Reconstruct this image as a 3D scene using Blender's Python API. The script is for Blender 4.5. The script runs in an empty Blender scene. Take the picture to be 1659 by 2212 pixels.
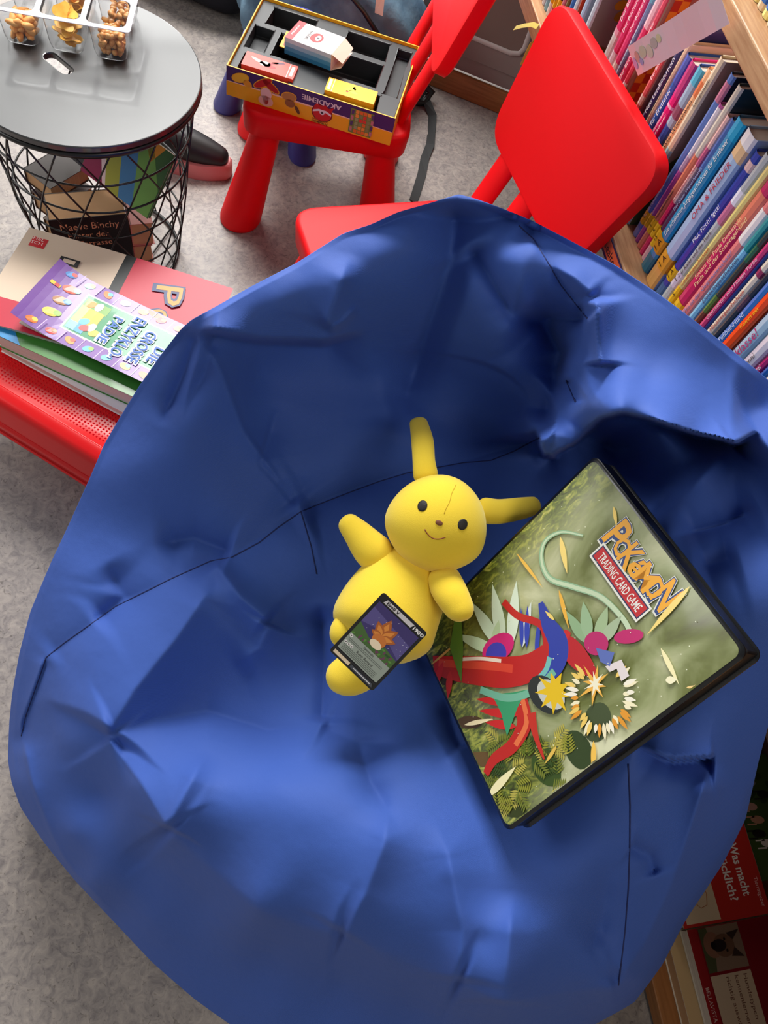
import bpy, bmesh, math, random
import numpy as np
from mathutils import Vector, Matrix
random.seed(7)
PI = math.pi
S = bpy.context.scene
C = S.collection

# ---------------------------------------------------------------- camera
IMW, IMH, FPX = 1659.0, 2212.0, 1661.0
CAMZ = 1.43
_d = np.array([490-IMW/2, -(1930-IMH/2), -FPX]); _d /= np.linalg.norm(_d)
_up = -_d
_fw = np.array([0, 0, -1.0]); _y = _fw - _fw.dot(_up)*_up; _y /= np.linalg.norm(_y)
_x = np.cross(_y, _up)
RC = np.array([_x, _y, _up])           # camera axes -> world axes
CAM = np.array([0, 0, CAMZ])
cd = bpy.data.cameras.new('camera'); cam = bpy.data.objects.new('camera', cd); C.objects.link(cam)
cd.sensor_fit = 'VERTICAL'; cd.sensor_height = 36.0; cd.lens = 36.0*FPX/IMH
cd.clip_start = 0.02
cam.matrix_world = Matrix([[*RC[0], 0], [*RC[1], 0], [*RC[2], CAMZ], [0, 0, 0, 1]])
S.camera = cam

# ---------------------------------------------------------------- light
S.view_settings.view_transform = 'Standard'; S.view_settings.look = 'None'
S.view_settings.gamma = 1.0; S.view_settings.use_curve_mapping = False
S.view_settings.exposure = 0.0
w = bpy.data.worlds.new('world'); S.world = w; w.use_nodes = True
w.node_tree.nodes['Background'].inputs[0].default_value = (0.92, 0.95, 1.0, 1)
w.node_tree.nodes['Background'].inputs[1].default_value = 0.135
def area(name, loc, target, sx, sy, power, col=(1, 1, 1)):
    l = bpy.data.lights.new(name, 'AREA'); l.shape = 'RECTANGLE'; l.size = sx; l.size_y = sy; l.energy = power; l.color = col
    o = bpy.data.objects.new(name, l); C.objects.link(o); o.location = loc
    o.rotation_euler = (Vector(target)-Vector(loc)).to_track_quat('-Z', 'Y').to_euler()
    return o
area('window_light', (-1.6, 3.1, 2.6), (0.0, 0.6, 0.4), 3.6, 1.3, 36, (1.0, 0.98, 0.95))
area('glass_door_light', (-2.1, 3.5, 1.1), (-0.9, 1.6, 0.2), 1.6, 1.8, 55, (1.0, 0.99, 0.97))
area('roof_light', (-1.1, 2.6, 2.7), (0.15, 0.35, 0.5), 1.5, 0.9, 124, (1.0, 0.985, 0.96))
area('side_fill_light', (-3.2, 0.2, 1.9), (0.2, 0.4, 0.6), 1.6, 1.2, 34, (1.0, 0.99, 0.97))  # added fill from the left for spines and binder cover, no actual window
area('warm_fill_light', (1.1, -0.3, 2.6), (0.7, 0.1, 0.0), 1.0, 0.6, 14, (1.0, 0.90, 0.76))  # unseen warm fill, added to brighten the books on the base board

# ---------------------------------------------------------------- helpers
def at(px, py, z):
    r = RC @ (np.array([px-IMW/2, -(py-IMH/2), -FPX])/FPX)
    t = (z-CAMZ)/r[2]
    return Vector(CAM+t*r)
def ray(px, py):
    return RC @ (np.array([px-IMW/2, -(py-IMH/2), -FPX])/FPX)
def lin(c):
    return tuple(((v/255)/12.92 if v/255 <= 0.04045 else ((v/255+0.055)/1.055)**2.4) for v in c)
_mats = {}
def mat(name, col=None, rough=0.5, metal=0.0, bump=None, spec=0.5, coat=0.0, trans=0.0, noise=None, emit=None, sheen=0.0):
    if name in _mats: return _mats[name]
    m = bpy.data.materials.new(name); m.use_nodes = True; nt = m.node_tree; b = nt.nodes['Principled BSDF']
    if col is not None: b.inputs['Base Color'].default_value = (*lin(col), 1)
    b.inputs['Roughness'].default_value = rough; b.inputs['Metallic'].default_value = metal
    b.inputs['Specular IOR Level'].default_value = spec
    b.inputs['Coat Weight'].default_value = coat; b.inputs['Coat Roughness'].default_value = 0.08
    b.inputs['Transmission Weight'].default_value = trans
    b.inputs['Sheen Weight'].default_value = sheen
    tc = nt.nodes.new('ShaderNodeTexCoord')
    if noise:      # (scale, colour2, detail, lo, hi, stretch)
        sc, c2, det, lo, hi, st = noise
        mp = nt.nodes.new('ShaderNodeMapping'); mp.inputs['Scale'].default_value = st
        nz = nt.nodes.new('ShaderNodeTexNoise'); nz.inputs['Scale'].default_value = sc; nz.inputs['Detail'].default_value = det
        r = nt.nodes.new('ShaderNodeValToRGB'); r.color_ramp.elements[0].position = lo; r.color_ramp.elements[1].position = hi
        r.color_ramp.elements[0].color = (*lin(col), 1); r.color_ramp.elements[1].color = (*lin(c2), 1)
        nt.links.new(tc.outputs['Object'], mp.inputs[0]); nt.links.new(mp.outputs[0], nz.inputs['Vector'])
        nt.links.new(nz.outputs['Fac'], r.inputs[0]); nt.links.new(r.outputs[0], b.inputs['Base Color'])
    if bump:       # (scale, strength, distance)
        nz = nt.nodes.new('ShaderNodeTexNoise'); nz.inputs['Scale'].default_value = bump[0]; nz.inputs['Detail'].default_value = 3
        bp = nt.nodes.new('ShaderNodeBump'); bp.inputs['Strength'].default_value = bump[1]; bp.inputs['Distance'].default_value = bump[2]
        nt.links.new(tc.outputs['Object'], nz.inputs['Vector']); nt.links.new(nz.outputs['Fac'], bp.inputs['Height'])
        nt.links.new(bp.outputs[0], b.inputs['Normal'])
    _mats[name] = m
    return m
def print_mat(name, rough, coat=0.0):
    m = bpy.data.materials.new(name); m.use_nodes = True; nt = m.node_tree; b = nt.nodes['Principled BSDF']
    a = nt.nodes.new('ShaderNodeVertexColor'); a.layer_name = 'Col'
    nt.links.new(a.outputs[0], b.inputs['Base Color'])
    b.inputs['Roughness'].default_value = rough; b.inputs['Coat Weight'].default_value = coat; b.inputs['Coat Roughness'].default_value = 0.06
    return m
M_PRINT = print_mat('printed_card', 0.45)
M_GLOSS = print_mat('printed_gloss', 0.36, 0.22)

class MB:
    """collects shapes and links them as one mesh object"""
    def __init__(s, M=None):
        s.v = []; s.f = []; s.c = []; s.m = []; s.M = M or Matrix()
    def add(s, vs, fs, col=(255, 255, 255), mi=0, M=None):
        T = s.M @ M if M is not None else s.M
        o = len(s.v); s.v += [tuple(T @ Vector(v)) for v in vs]
        s.f += [tuple(i+o for i in f) for f in fs]; s.c += [col]*len(fs); s.m += [mi]*len(fs)
        return s
    def box(s, x0, x1, y0, y1, z0, z1, col=(255, 255, 255), mi=0, M=None):
        return s.add([(x0,y0,z0),(x1,y0,z0),(x1,y1,z0),(x0,y1,z0),(x0,y0,z1),(x1,y0,z1),(x1,y1,z1),(x0,y1,z1)],
                     [(0,3,2,1),(4,5,6,7),(0,1,5,4),(1,2,6,5),(2,3,7,6),(3,0,4,7)], col, mi, M)
    def poly(s, pts, col=(255, 255, 255), z=0.0, mi=0, M=None):
        return s.add([(p[0], p[1], z) for p in pts], [tuple(range(len(pts)))], col, mi, M)
    def prism(s, pts, z0, z1, col=(255, 255, 255), mi=0, M=None):
        n = len(pts); vs = [(x, y, z0) for x, y in pts]+[(x, y, z1) for x, y in pts]
        return s.add(vs, [tuple(range(n))[::-1], tuple(range(n, 2*n))]+[(i, (i+1) % n, n+(i+1) % n, n+i) for i in range(n)], col, mi, M)
    def loft(s, rings, cap=True, col=(255, 255, 255), mi=0, M=None, closed=True):
        n = len(rings[0]); vs = [p for r in rings for p in r]; fs = []
        for k in range(len(rings)-1):
            for i in range(n if closed else n-1):
                j = (i+1) % n; fs.append((k*n+i, k*n+j, (k+1)*n+j, (k+1)*n+i))
        if cap: fs += [tuple(range(n))[::-1], tuple(range((len(rings)-1)*n, len(rings)*n))]
        return s.add(vs, fs, col, mi, M)
    def tube(s, pts, r, n=8, col=(255, 255, 255), mi=0, flat=1.0, up=None, M=None, closed=False):
        P = [Vector(p) for p in pts]; rings = []
        U = Vector(up) if up is not None else None
        R = r if isinstance(r, (list, tuple)) else [r]*len(P)
        N = None
        for i, p in enumerate(P):
            a = P[i-1] if (i > 0 or closed) else P[i]; b = P[(i+1) % len(P)] if (i < len(P)-1 or closed) else P[i]
            t = (b-a).normalized()
            if U is not None: N = (U - U.dot(t)*t).normalized()
            elif N is None:
                N = t.orthogonal().normalized()
            else: N = (N - N.dot(t)*t).normalized()
            B = t.cross(N)
            rings.append([p + N*(R[i]*flat*math.cos(2*PI*k/n)) + B*(R[i]*math.sin(2*PI*k/n)) for k in range(n)])
        if closed: rings.append(rings[0])
        return s.loft(rings, not closed, col, mi, M)
    def limb(s, pts, radii, n=22, flat=1.0, up=None, steps=26, M=None, col=(255, 255, 255), mi=0):
        """rounded, smoothly tapering sausage through pts"""
        P = [Vector(p) for p in pts]; L = [0]
        for a, b in zip(P, P[1:]): L.append(L[-1]+(b-a).length)
        tot = L[-1]
        def cr(q, u):
            i = max(k for k in range(len(L)-1) if L[k] <= u+1e-9) if u < tot else len(L)-2
            f = (u-L[i])/(L[i+1]-L[i]); f = min(max(f, 0), 1)
            g = [q[max(i-1, 0)], q[i], q[i+1], q[min(i+2, len(q)-1)]]
            return 0.5*((2*g[1])+(g[2]-g[0])*f+(2*g[0]-5*g[1]+4*g[2]-g[3])*f*f+(3*g[1]-g[0]-3*g[2]+g[3])*f**3)
        ps, rs = [], []
        for k in range(steps+1):
            u = tot*(1-math.cos(PI*k/steps))/2
            r = cr(radii, u); r0, r1 = radii[0], radii[-1]
            if u < r0: r *= math.sqrt(max(1-(1-u/r0)**2, 0.0004))
            if tot-u < r1: r *= math.sqrt(max(1-(1-(tot-u)/r1)**2, 0.0004))
            ps.append(cr(P, u)); rs.append(max(r, 1e-4))
        return s.tube(ps, rs, n, col, mi, flat, up, M)
    def build(s, name, mt, parent=None, smooth=False, bevel=0.0, seg=2, sub=0, angle=35, coll=None):
        me = bpy.data.meshes.new(name); me.from_pydata(s.v, [], s.f)
        for m in (mt if isinstance(mt, (list, tuple)) else [mt]): me.materials.append(m)
        me.polygons.foreach_set('material_index', s.m)
        ca = me.color_attributes.new('Col', 'FLOAT_COLOR', 'CORNER')
        buf = []
        lc = {}
        for p in me.polygons:
            c = s.c[p.index]
            if c not in lc: lc[c] = (*lin(c), 1.0)
            buf += list(lc[c])*p.loop_total
        ca.data.foreach_set('color', buf)
        bm = bmesh.new(); bm.from_mesh(me); bmesh.ops.remove_doubles(bm, verts=bm.verts, dist=1e-6)
        bm.to_mesh(me); bm.free()
        if smooth:
            me.polygons.foreach_set('use_smooth', [True]*len(me.polygons))
            if smooth == 'auto': me.set_sharp_from_angle(angle=math.radians(angle))
        me.update()
        o = bpy.data.objects.new(name, me); C.objects.link(o)
        if parent: o.parent = parent
        if bevel:
            b = o.modifiers.new('bevel', 'BEVEL'); b.width = bevel; b.segments = seg; b.limit_method = 'ANGLE'; b.angle_limit = math.radians(angle)
        if sub:
            b = o.modifiers.new('sub', 'SUBSURF'); b.levels = sub; b.render_levels = sub
        return o

def tag(o, label, cat=None, group=None, kind=None):
    if label: o['label'] = label
    if cat: o['category'] = cat
    if group: o['group'] = group
    if kind: o['kind'] = kind
    return o
def thing(name, M, label, cat, group=None):
    o = bpy.data.objects.new(name, None); C.objects.link(o); o.matrix_world = M; o.empty_display_size = 0.05
    return tag(o, label, cat, group)
def struct(o): o['kind'] = 'structure'; return o
def frame(o, x, y, z=None):
    x = Vector(x).normalized(); y = Vector(y); z = x.cross(y).normalized() if z is None else Vector(z).normalized()
    y = z.cross(x)
    return Matrix([[x[0], y[0], z[0], o[0]], [x[1], y[1], z[1], o[1]], [x[2], y[2], z[2], o[2]], [0, 0, 0, 1]])
def rot(M, a, ax='Z'): return M @ Matrix.Rotation(math.radians(a), 4, ax)
def T(x, y, z=0): return Matrix.Translation((x, y, z))

_txt = {}
def text_geo(s, bold=0.0):
    k = (s, bold)
    if k in _txt: return _txt[k]
    cu = bpy.data.curves.new('t', 'FONT'); cu.body = s; cu.size = 1; cu.resolution_u = 2; cu.offset = bold
    cu.align_x = 'CENTER'
    o = bpy.data.objects.new('t', cu); C.objects.link(o)
    dg = bpy.context.evaluated_depsgraph_get(); me = bpy.data.meshes.new_from_object(o.evaluated_get(dg))
    vs = [tuple(v.co) for v in me.vertices]; fs = [tuple(p.vertices) for p in me.polygons]
    bpy.data.objects.remove(o); bpy.data.curves.remove(cu); bpy.data.meshes.remove(me)
    if vs:
        x0, x1 = min(v[0] for v in vs), max(v[0] for v in vs)
        y0, y1 = 0.0, max(v[1] for v in vs)
    else: x0 = x1 = y0 = y1 = 0
    _txt[k] = (vs, fs, x0, x1, y0, y1)
    return _txt[k]
def lettering(mb, s, cx, cy, h, w=None, col=(0, 0, 0), z=0.0, ang=0, bold=0.0, M=None):
    """adds flat letters, cap height h, centred on (cx, cy)"""
    vs, fs, x0, x1, y0, y1 = text_geo(s, bold)
    if not vs: return
    sy = h/max(y1-y0, 1e-3); sx = (w/(x1-x0)) if w else sy
    a = math.radians(ang); ca, sa = math.cos(a), math.sin(a)
    out = []
    for v in vs:
        x = (v[0]-(x0+x1)/2)*sx; y = (v[1]-(y0+y1)/2)*sy
        out.append((cx+x*ca-y*sa, cy+x*sa+y*ca, z))
    mb.add(out, fs, col, 0, M)

def rrect(x0, x1, y0, y1, r, n=6):
    out = []
    for cx, cy, a in ((x1-r, y1-r, 0), (x0+r, y1-r, 90), (x0+r, y0+r, 180), (x1-r, y0+r, 270)):
        for k in range(n+1):
            t = math.radians(a+90*k/n); out.append((cx+r*math.cos(t), cy+r*math.sin(t)))
    return out
def rpoly(pts, r, n=6):
    """polygon with rounded corners"""
    out = []; N = len(pts)
    for i in range(N):
        p = Vector(pts[i]); a = (Vector(pts[i-1])-p); b = (Vector(pts[(i+1) % N])-p)
        k = min(r, a.length*0.45, b.length*0.45); A = p+a.normalized()*k; B = p+b.normalized()*k
        for j in range(n+1):
            t = j/n; out.append(tuple((1-t)**2*A+2*t*(1-t)*p+t*t*B))
    return out
def ell(cx, cy, rx, ry, a=0, n=20):
    a = math.radians(a); return [(cx+rx*math.cos(t)*math.cos(a)-ry*math.sin(t)*math.sin(a), cy+rx*math.cos(t)*math.sin(a)+ry*math.sin(t)*math.cos(a)) for t in [2*PI*k/n for k in range(n)]]
def petal(cx, cy, L, W, a, n=10, bend=0.0):
    a = math.radians(a); P = []
    for sgn in (1, -1):
        for k in range(n+1):
            u = k/n if sgn == 1 else 1-k/n
            wv = W*math.sin(PI*u**0.8)*0.5*sgn + bend*math.sin(PI*u)
            P.append((u*L, wv))
    P = P[:n+1]+P[n+2:-1]
    return [(cx+x*math.cos(a)-y*math.sin(a), cy+x*math.sin(a)+y*math.cos(a)) for x, y in P]

# ---------------------------------------------------------------- materials
M_RED = mat('red_plastic', (236, 0, 14), 0.5, bump=(900, 0.05, 0.0005), spec=0.25)
M_RED_G = mat('red_gloss_plastic', (214, 20, 24), 0.25, spec=0.5)
M_BLUEP = mat('blue_plastic', (58, 60, 140), 0.4)
M_BLACK = mat('black_plastic', (14, 14, 16), 0.35)
M_BLACKM = mat('black_metal', (10, 10, 11), 0.35, spec=0.6)
M_DARK = mat('dark_insert', (44, 46, 48), 0.38)
M_WOOD = mat('oak_board', (196, 152, 108), 0.45, noise=(6, (170, 122, 82), 6, 0.35, 0.7, (3, 40, 40)))
M_WOODD = mat('beech_trim', (176, 116, 62), 0.45, noise=(5, (150, 92, 44), 5, 0.35, 0.7, (2, 30, 30)))
M_WALL = mat('grey_panel', (150, 140, 134), 0.7, bump=(60, 0.1, 0.002))
M_WALLW = mat('white_wall', (150, 148, 144), 0.8, bump=(40, 0.1, 0.002))
M_PAPER = mat('page_paper', (226, 214, 200), 0.85, noise=(8, (200, 186, 170), 4, 0.3, 0.7, (1, 1, 160)))
M_CREAM = mat('aged_pages', (214, 172, 128), 0.85, noise=(6, (196, 150, 104), 4, 0.3, 0.7, (1, 60, 1)))
M_CLEAR = mat('clear_plastic', (255, 255, 255), 0.06, trans=0.97, spec=0.6)
_mats['clear_plastic'].node_tree.nodes['Principled BSDF'].inputs['IOR'].default_value = 1.12

# ---------------------------------------------------------------- setting
def floor_material():
    m = bpy.data.materials.new('linoleum'); m.use_nodes = True; nt = m.node_tree; b = nt.nodes['Principled BSDF']
    tc = nt.nodes.new('ShaderNodeTexCoord')
    n1 = nt.nodes.new('ShaderNodeTexNoise'); n1.inputs['Scale'].default_value = 52; n1.inputs['Detail'].default_value = 7; n1.inputs['Distortion'].default_value = 1.3; n1.inputs['Roughness'].default_value = 0.65
    n2 = nt.nodes.new('ShaderNodeTexNoise'); n2.inputs['Scale'].default_value = 5; n2.inputs['Detail'].default_value = 3
    n3 = nt.nodes.new('ShaderNodeTexNoise'); n3.inputs['Scale'].default_value = 85; n3.inputs['Detail'].default_value = 4; n3.inputs['Distortion'].default_value = 2.2
    for n in (n1, n2, n3): nt.links.new(tc.outputs['Object'], n.inputs['Vector'])
    r1 = nt.nodes.new('ShaderNodeValToRGB'); e = r1.color_ramp.elements
    e[0].position = 0.34; e[0].color = (*lin((128, 121, 120)), 1); e[1].position = 0.68; e[1].color = (*lin((172, 162, 154)), 1)
    k = e.new(0.5); k.color = (*lin((153, 145, 140)), 1)
    r3 = nt.nodes.new('ShaderNodeValToRGB'); r3.color_ramp.elements[0].position = 0.30; r3.color_ramp.elements[1].position = 0.40
    r3.color_ramp.elements[0].color = (*lin((122, 116, 108)), 1); r3.color_ramp.elements[1].color = (1, 1, 1, 1)
    mx = nt.nodes.new('ShaderNodeMixRGB'); mx.blend_type = 'MULTIPLY'; mx.inputs[0].default_value = 0.5
    nt.links.new(n1.outputs['Fac'], r1.inputs[0]); nt.links.new(n3.outputs['Fac'], r3.inputs[0])
    nt.links.new(r1.outputs[0], mx.inputs[1]); nt.links.new(r3.outputs[0], mx.inputs[2]); nt.links.new(mx.outputs[0], b.inputs['Base Color'])
    b.inputs['Roughness'].default_value = 0.3; b.inputs['Specular IOR Level'].default_value = 0.5
    bp = nt.nodes.new('ShaderNodeBump'); bp.inputs['Strength'].default_value = 0.15; bp.inputs['Distance'].default_value = 0.002
    nt.links.new(n2.outputs['Fac'], bp.inputs['Height']); nt.links.new(bp.outputs[0], b.inputs['Normal'])
    return m
struct(MB().box(-4, 3, -2, 4, -0.05, 0).build('floor', floor_material()))
struct(MB().box(-4, 3, -2.05, -2, 0, 2.8).build('wall_front', M_WALLW))
struct(MB().box(3, 3.05, -2, 4, 0, 2.8).build('wall_right', M_WALLW))
YW = 2.165
struct(MB().box(-0.43, 2.4, YW, YW+0.12, 0.07, 0.80).build('wall_back', M_WALL))
struct(MB().box(-0.43, 2.4, YW-0.014, YW, 0, 0.066).build('baseboard_back', M_WOODD, bevel=0.003))
struct(MB().box(-0.43, 2.4, YW-0.006, YW, 0.112, 0.80).build('trim_1', M_WALL, bevel=0.004))
_fr = [(-0.43, YW-0.008, 0.174), (-0.16, YW-0.008, 0.174), (-0.137, YW-0.008, 0.182), (-0.128, YW-0.008, 0.20), (-0.124, YW-0.008, 0.70)]
struct(MB().tube(_fr, 0.007, 10, flat=0.7, up=(0, 1, 0)).build('trim_2', mat('white_frame', (205, 202, 196), 0.5), smooth=True))
struct(MB().box(-0.43, -0.126, YW-0.0075, YW-0.0062, 0.176, 0.72).build('trim_3', mat('brown_grey_panel', (132, 116, 106), 0.75)))

# ---------------------------------------------------------------- shelf
KS = 1.13; SP0 = Vector((0.17834, 1.12504, -0.1859)); SD = Vector((0.46740, -0.88405, 0)); SN = Vector((0.88405, 0.46740, 0))  # along, into the shelf
MS = frame(SP0, SD, SN, (0, 0, 1)) @ Matrix.Scale(KS, 4)      # local x along the shelf, y into it, z up
def shelf_pix(px, py, dep=0.0):
    r = ray(px, py); n = np.array(SN); c = n.dot(np.array(SP0))+dep
    q = CAM + r*((c-n.dot(CAM))/n.dot(r)); l = MS.inverted() @ Vector(q)
    return l
bk = thing('bookcase', MS, 'light oak bookcase with open shelves full of children\'s books', 'bookcase')
FLz = 0.1646                         # floor level in the bookcase's own units
MB().box(-0.85, 1.25, 0, 0.27, 0.625, 0.66).build('shelf_board', M_WOOD, bk, bevel=0.002)
MB().box(-0.055, 1.25, 0.0, 0.27, 0.957, 0.985).build('shelf_board', M_WOOD, bk, bevel=0.002)
MB().box(0.30, 1.25, 0.0, 0.27, 0.170, 0.20).build('base_board', M_WOODD, bk, bevel=0.002)
MB().box(0.32, 1.25, 0.03, 0.05, FLz, 0.171).build('plinth', mat('dark_plinth', (70, 52, 40), 0.7), bk)
MB().box(-0.85, 1.25, 0.27, 0.282, 0.625, 1.25).build('back_panel', mat('shelf_back', (90, 60, 50), 0.7), bk)
MB().box(0.30, 1.25, 0.27, 0.282, FLz, 0.625).build('back_panel', _mats['shelf_back'], bk)
MB().box(1.25, 1.275, 0, 0.282, FLz, 1.25).build('side_panel', M_WOOD, bk, bevel=0.002)
MB().box(0.30, 0.322, 0.004, 0.27, 0.20, 0.625).build('side_panel', M_WOOD, bk, bevel=0.002)
m = MB(); m.box(-0.09, 0.30, -0.0016, 0.0, 0.6275, 0.6565, (40, 38, 84)); m.box(-0.075, 0.10, -0.0022, -0.0016, 0.633, 0.6545, (232, 110, 62))
lettering(m, '1. Lesealter', 0.008, 0.6435, 0.013, None, (24, 20, 30), 0, 0, 0.0, M=Matrix([[1, 0, 0, 0], [0, 0, -1, -0.0025], [0, 1, 0, 0], [0, 0, 0, 1]]))
lb = m.build('label_strip', M_PRINT, bk); lb['label'] = 'orange handwritten shelf label on navy strip'

# spine frame: x = up along the spine (reading direction), y = towards the far end, facing out of the shelf
def book(t, th, h, spine, desc, title='', tcol=(255, 255, 255), rec=0.035, dep=0.155, cover=None, z0=0.66, lower=None, sticker=None, tag2=None, size=0.62, bar=None, art=None, group='children\'s books standing on the lower shelf', pos=0.55, title2='', paper=True):
    M = MS @ T(t, rec, z0+0.0005)
    r = thing('book', M, desc, 'book', group)
    cv = cover or spine
    m = MB(); g = 0.0014; hw = th/2-0.0003
    # rounded spine + two boards
    prof = [(-hw, 0.004), (-hw*0.75, 0.0008), (0, -0.0004), (hw*0.75, 0.0008), (hw, 0.004)]
    n = len(prof); vs = [(x, y, 0) for x, y in prof]+[(x, y, h) for x, y in prof]
    m.add(vs, [(i, i+1, n+i+1, n+i) for i in range(n-1)], spine)
    if lower:
        hl = h*lower[0]; vs = [(x, y-0.0003, 0.0) for x, y in prof]+[(x, y-0.0003, hl) for x, y in prof]
        m.add(vs, [(i, i+1, n+i+1, n+i) for i in range(n-1)], lower[1])
    if bar:
        for z0b, z1b, cb in bar:
            vs = [(x, y-0.0004, h*z0b) for x, y in prof]+[(x, y-0.0004, h*z1b) for x, y in prof]
            m.add(vs, [(i, i+1, n+i+1, n+i) for i in range(n-1)], cb)
    m.box(-hw, -hw+g, 0.004, dep, 0, h, cv); m.box(hw-g, hw, 0.004, dep, 0, h, cv)
    if art: art(m, hw+0.0002, h, dep)
    m.build('cover', M_GLOSS, r)
    if paper: MB().box(-hw+g, hw-g, 0.003, dep-0.004, 0.003, h-0.003).build('page_block', M_PAPER, r)
    if title:
        mt = MB(M=Matrix([[0, -1, 0, 0], [0, 0, -1, -0.0009], [1, 0, 0, 0], [0, 0, 0, 1]]))
        ch = min(th*size*0.62, 0.012)
        vs, fs, x0, x1, y0, y1 = text_geo(title); wd = (x1-x0)*ch/max(y1, .01)
        lim = h*0.62
        if title2:
            lettering(mt, title, h*pos, th*0.17, ch*0.62, min(wd*0.62, lim), tcol); lettering(mt, title2, h*pos, -th*0.24, ch*0.62, min(wd*0.7, lim), tcol)
        else: lettering(mt, title, h*pos, 0, ch, min(wd, lim), tcol)
        mt.build('title', M_PRINT, r)
    if sticker:
        zc, hh, txt = sticker; ms = MB()
        pr = [(x*1.02, y-0.0007) for x, y in prof]
        vs = [(x, y, zc-hh/2) for x, y in pr]+[(x, y, zc+hh/2) for x, y in pr]
        ms.add(vs, [(i, i+1, n+i+1, n+i) for i in range(n-1)], tag2 or (240, 190, 20))
        ms.box(hw, hw+0.0003, 0.003, 0.03, zc-hh/2, zc+hh/2, tag2 or (240, 190, 20))
        if txt: lettering(ms, txt, zc, 0, min(th*0.5, 0.009), None, (30, 24, 10), M=Matrix([[0, -1, 0, 0], [0, 0, -1, -0.0014], [1, 0, 0, 0], [0, 0, 0, 1]]))
        ms.build('label_sticker', M_PRINT, r)
    return r
def art_tree(m, x, h, dep):
    P = Matrix([[0, 0, 1, x], [1, 0, 0, 0], [0, 1, 0, 0], [0, 0, 0, 1]])
    m.poly([(0.004, 0), (dep, 0), (dep, h), (0.004, h)], (128, 146, 140), 0.0, M=P)
    m.poly([(0.004, 0), (dep, 0), (dep, 0.03), (0.004, 0.06)], (96, 110, 60), 0.0002, M=P)
    rn = random.Random(3)
    for k in range(26):
        a = rn.random()*2*PI; q = 0.035*math.sqrt(rn.random())
        m.poly(ell(0.07+q*math.cos(a), 0.135+1.2*q*math.sin(a), 0.009+0.006*rn.random(), 0.008, rn.random()*90, 9), rn.choice([(178, 160, 30), (142, 136, 34), (96, 116, 44), (190, 140, 24), (120, 130, 40)]), 0.0004+k*0.00002, M=P)
    m.poly([(0.066, 0.02), (0.074, 0.02), (0.073, 0.10), (0.068, 0.10)], (70, 56, 40), 0.0003, M=P)
def art_check(m, x, h, dep):
    P = Matrix([[0, 0, 1, x], [1, 0, 0, 0], [0, 1, 0, 0], [0, 0, 0, 1]])
    m.poly([(0.004, 0), (dep, 0), (dep, h), (0.004, h)], (150, 118, 100), 0.0, M=P)
    for i in range(16):
        for j in range(2):
            m.poly([(0.006+j*0.012, i*0.015), (0.018+j*0.012, i*0.015), (0.018+j*0.012, i*0.015+0.015), (0.006+j*0.012, i*0.015+0.015)], (216, 150, 40) if (i+j) % 2 else (176, 60, 34), 0.0003, M=P)
def art_scene(m, x, h, dep):
    P = Matrix([[0, 0, 1, x], [1, 0, 0, 0], [0, 1, 0, 0], [0, 0, 0, 1]])
    m.poly([(0.004, 0), (dep, 0), (dep, h), (0.004, h)], (176, 140, 112), 0.0, M=P)
    m.poly([(0.004, 0), (dep, 0), (dep, h*0.42), (0.09, h*0.55), (0.05, h*0.42), (0.03, h*0.56), (0.004, h*0.4)], (84, 100, 52), 0.0003, M=P)
Y = (240, 190, 20)
far = [((246, 196, 160), 'peach'), ((150, 200, 204), 'pale teal'), ((236, 232, 240), 'white and purple'), ((206, 220, 232), 'pale blue'), ((120, 190, 210), 'light cyan'), ((240, 240, 238), 'white'),
       ((226, 70, 110), 'pink'), ((60, 56, 66), 'charcoal'), ((214, 130, 150), 'dusty rose'), ((120, 108, 60), 'olive'), ((40, 120, 196), 'bright blue'), ((206, 226, 236), 'icy blue'), ((150, 50, 28), 'rust brown'), ((170, 206, 236), 'sky blue')]
for k, (c, nm) in enumerate(far):
    book(-0.605+k*0.0158, 0.0145, 0.20+0.02*((k*37) % 5)/5, c, 'slim %s book in the far group by the wall' % nm, rec=0.02, sticker=(0.035 if k < 9 else 0.03, 0.024, '1') if k < 10 else None,
         bar=[(0.45, 0.6, random.choice([(60, 60, 120), (220, 80, 120), (240, 200, 90)]))] if k % 3 == 0 else None, title='Lesespaß' if k in (10, 11) else '', tcol=(40, 90, 160) if k == 11 else (255, 255, 255))
book(-0.368, 0.016, 0.275, (190, 210, 224), 'tall grey-green picture book with an autumn tree on its cover', cover=(128, 146, 140), art=art_tree, rec=0.02, dep=0.2)
PK = (226, 60, 118)
book(-0.300, 0.019, 0.225, PK, 'first pink-topped white spine right of the autumn tree book', 'Der Bücherbär', lower=(0.52, (226, 232, 230)), pos=0.74, bar=[(0.50, 0.54, (240, 170, 190))])
book(-0.280, 0.017, 0.22, PK, 'second pink-topped spine with lilac lower part', 'Der Bücherbär', lower=(0.45, (232, 224, 236)), pos=0.72)
book(-0.262, 0.016, 0.235, (230, 70, 126), 'thin pink spine with cream foot, left of the pale blue one', 'Der Bücherbär', lower=(0.4, (238, 226, 214)), pos=0.72)
book(-0.2465, 0.011, 0.225, (118, 150, 190), 'thin greyish blue spine between pink books', 'Bunte Geschichten für Erstleser', lower=(0.35, (60, 140, 190)), bar=[(0.86, 1, (110, 190, 214))])
book(-0.230, 0.017, 0.215, (222, 56, 108), 'deep pink spine with white band behind the long paper ribbon', 'Der Bücherbär', lower=(0.3, (236, 220, 222)), bar=[(0.78, 0.98, (240, 190, 200))])
book(-0.2135, 0.013, 0.228, (228, 74, 100), 'coral pink spine next to the checked brown cover', 'Der Bücherbär', lower=(0.42, (240, 226, 228)), pos=0.72)
book(-0.2025, 0.006, 0.255, (150, 118, 100), 'brown book with an orange and rust checked cover edge', art=art_check, cover=(150, 118, 100))
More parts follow.
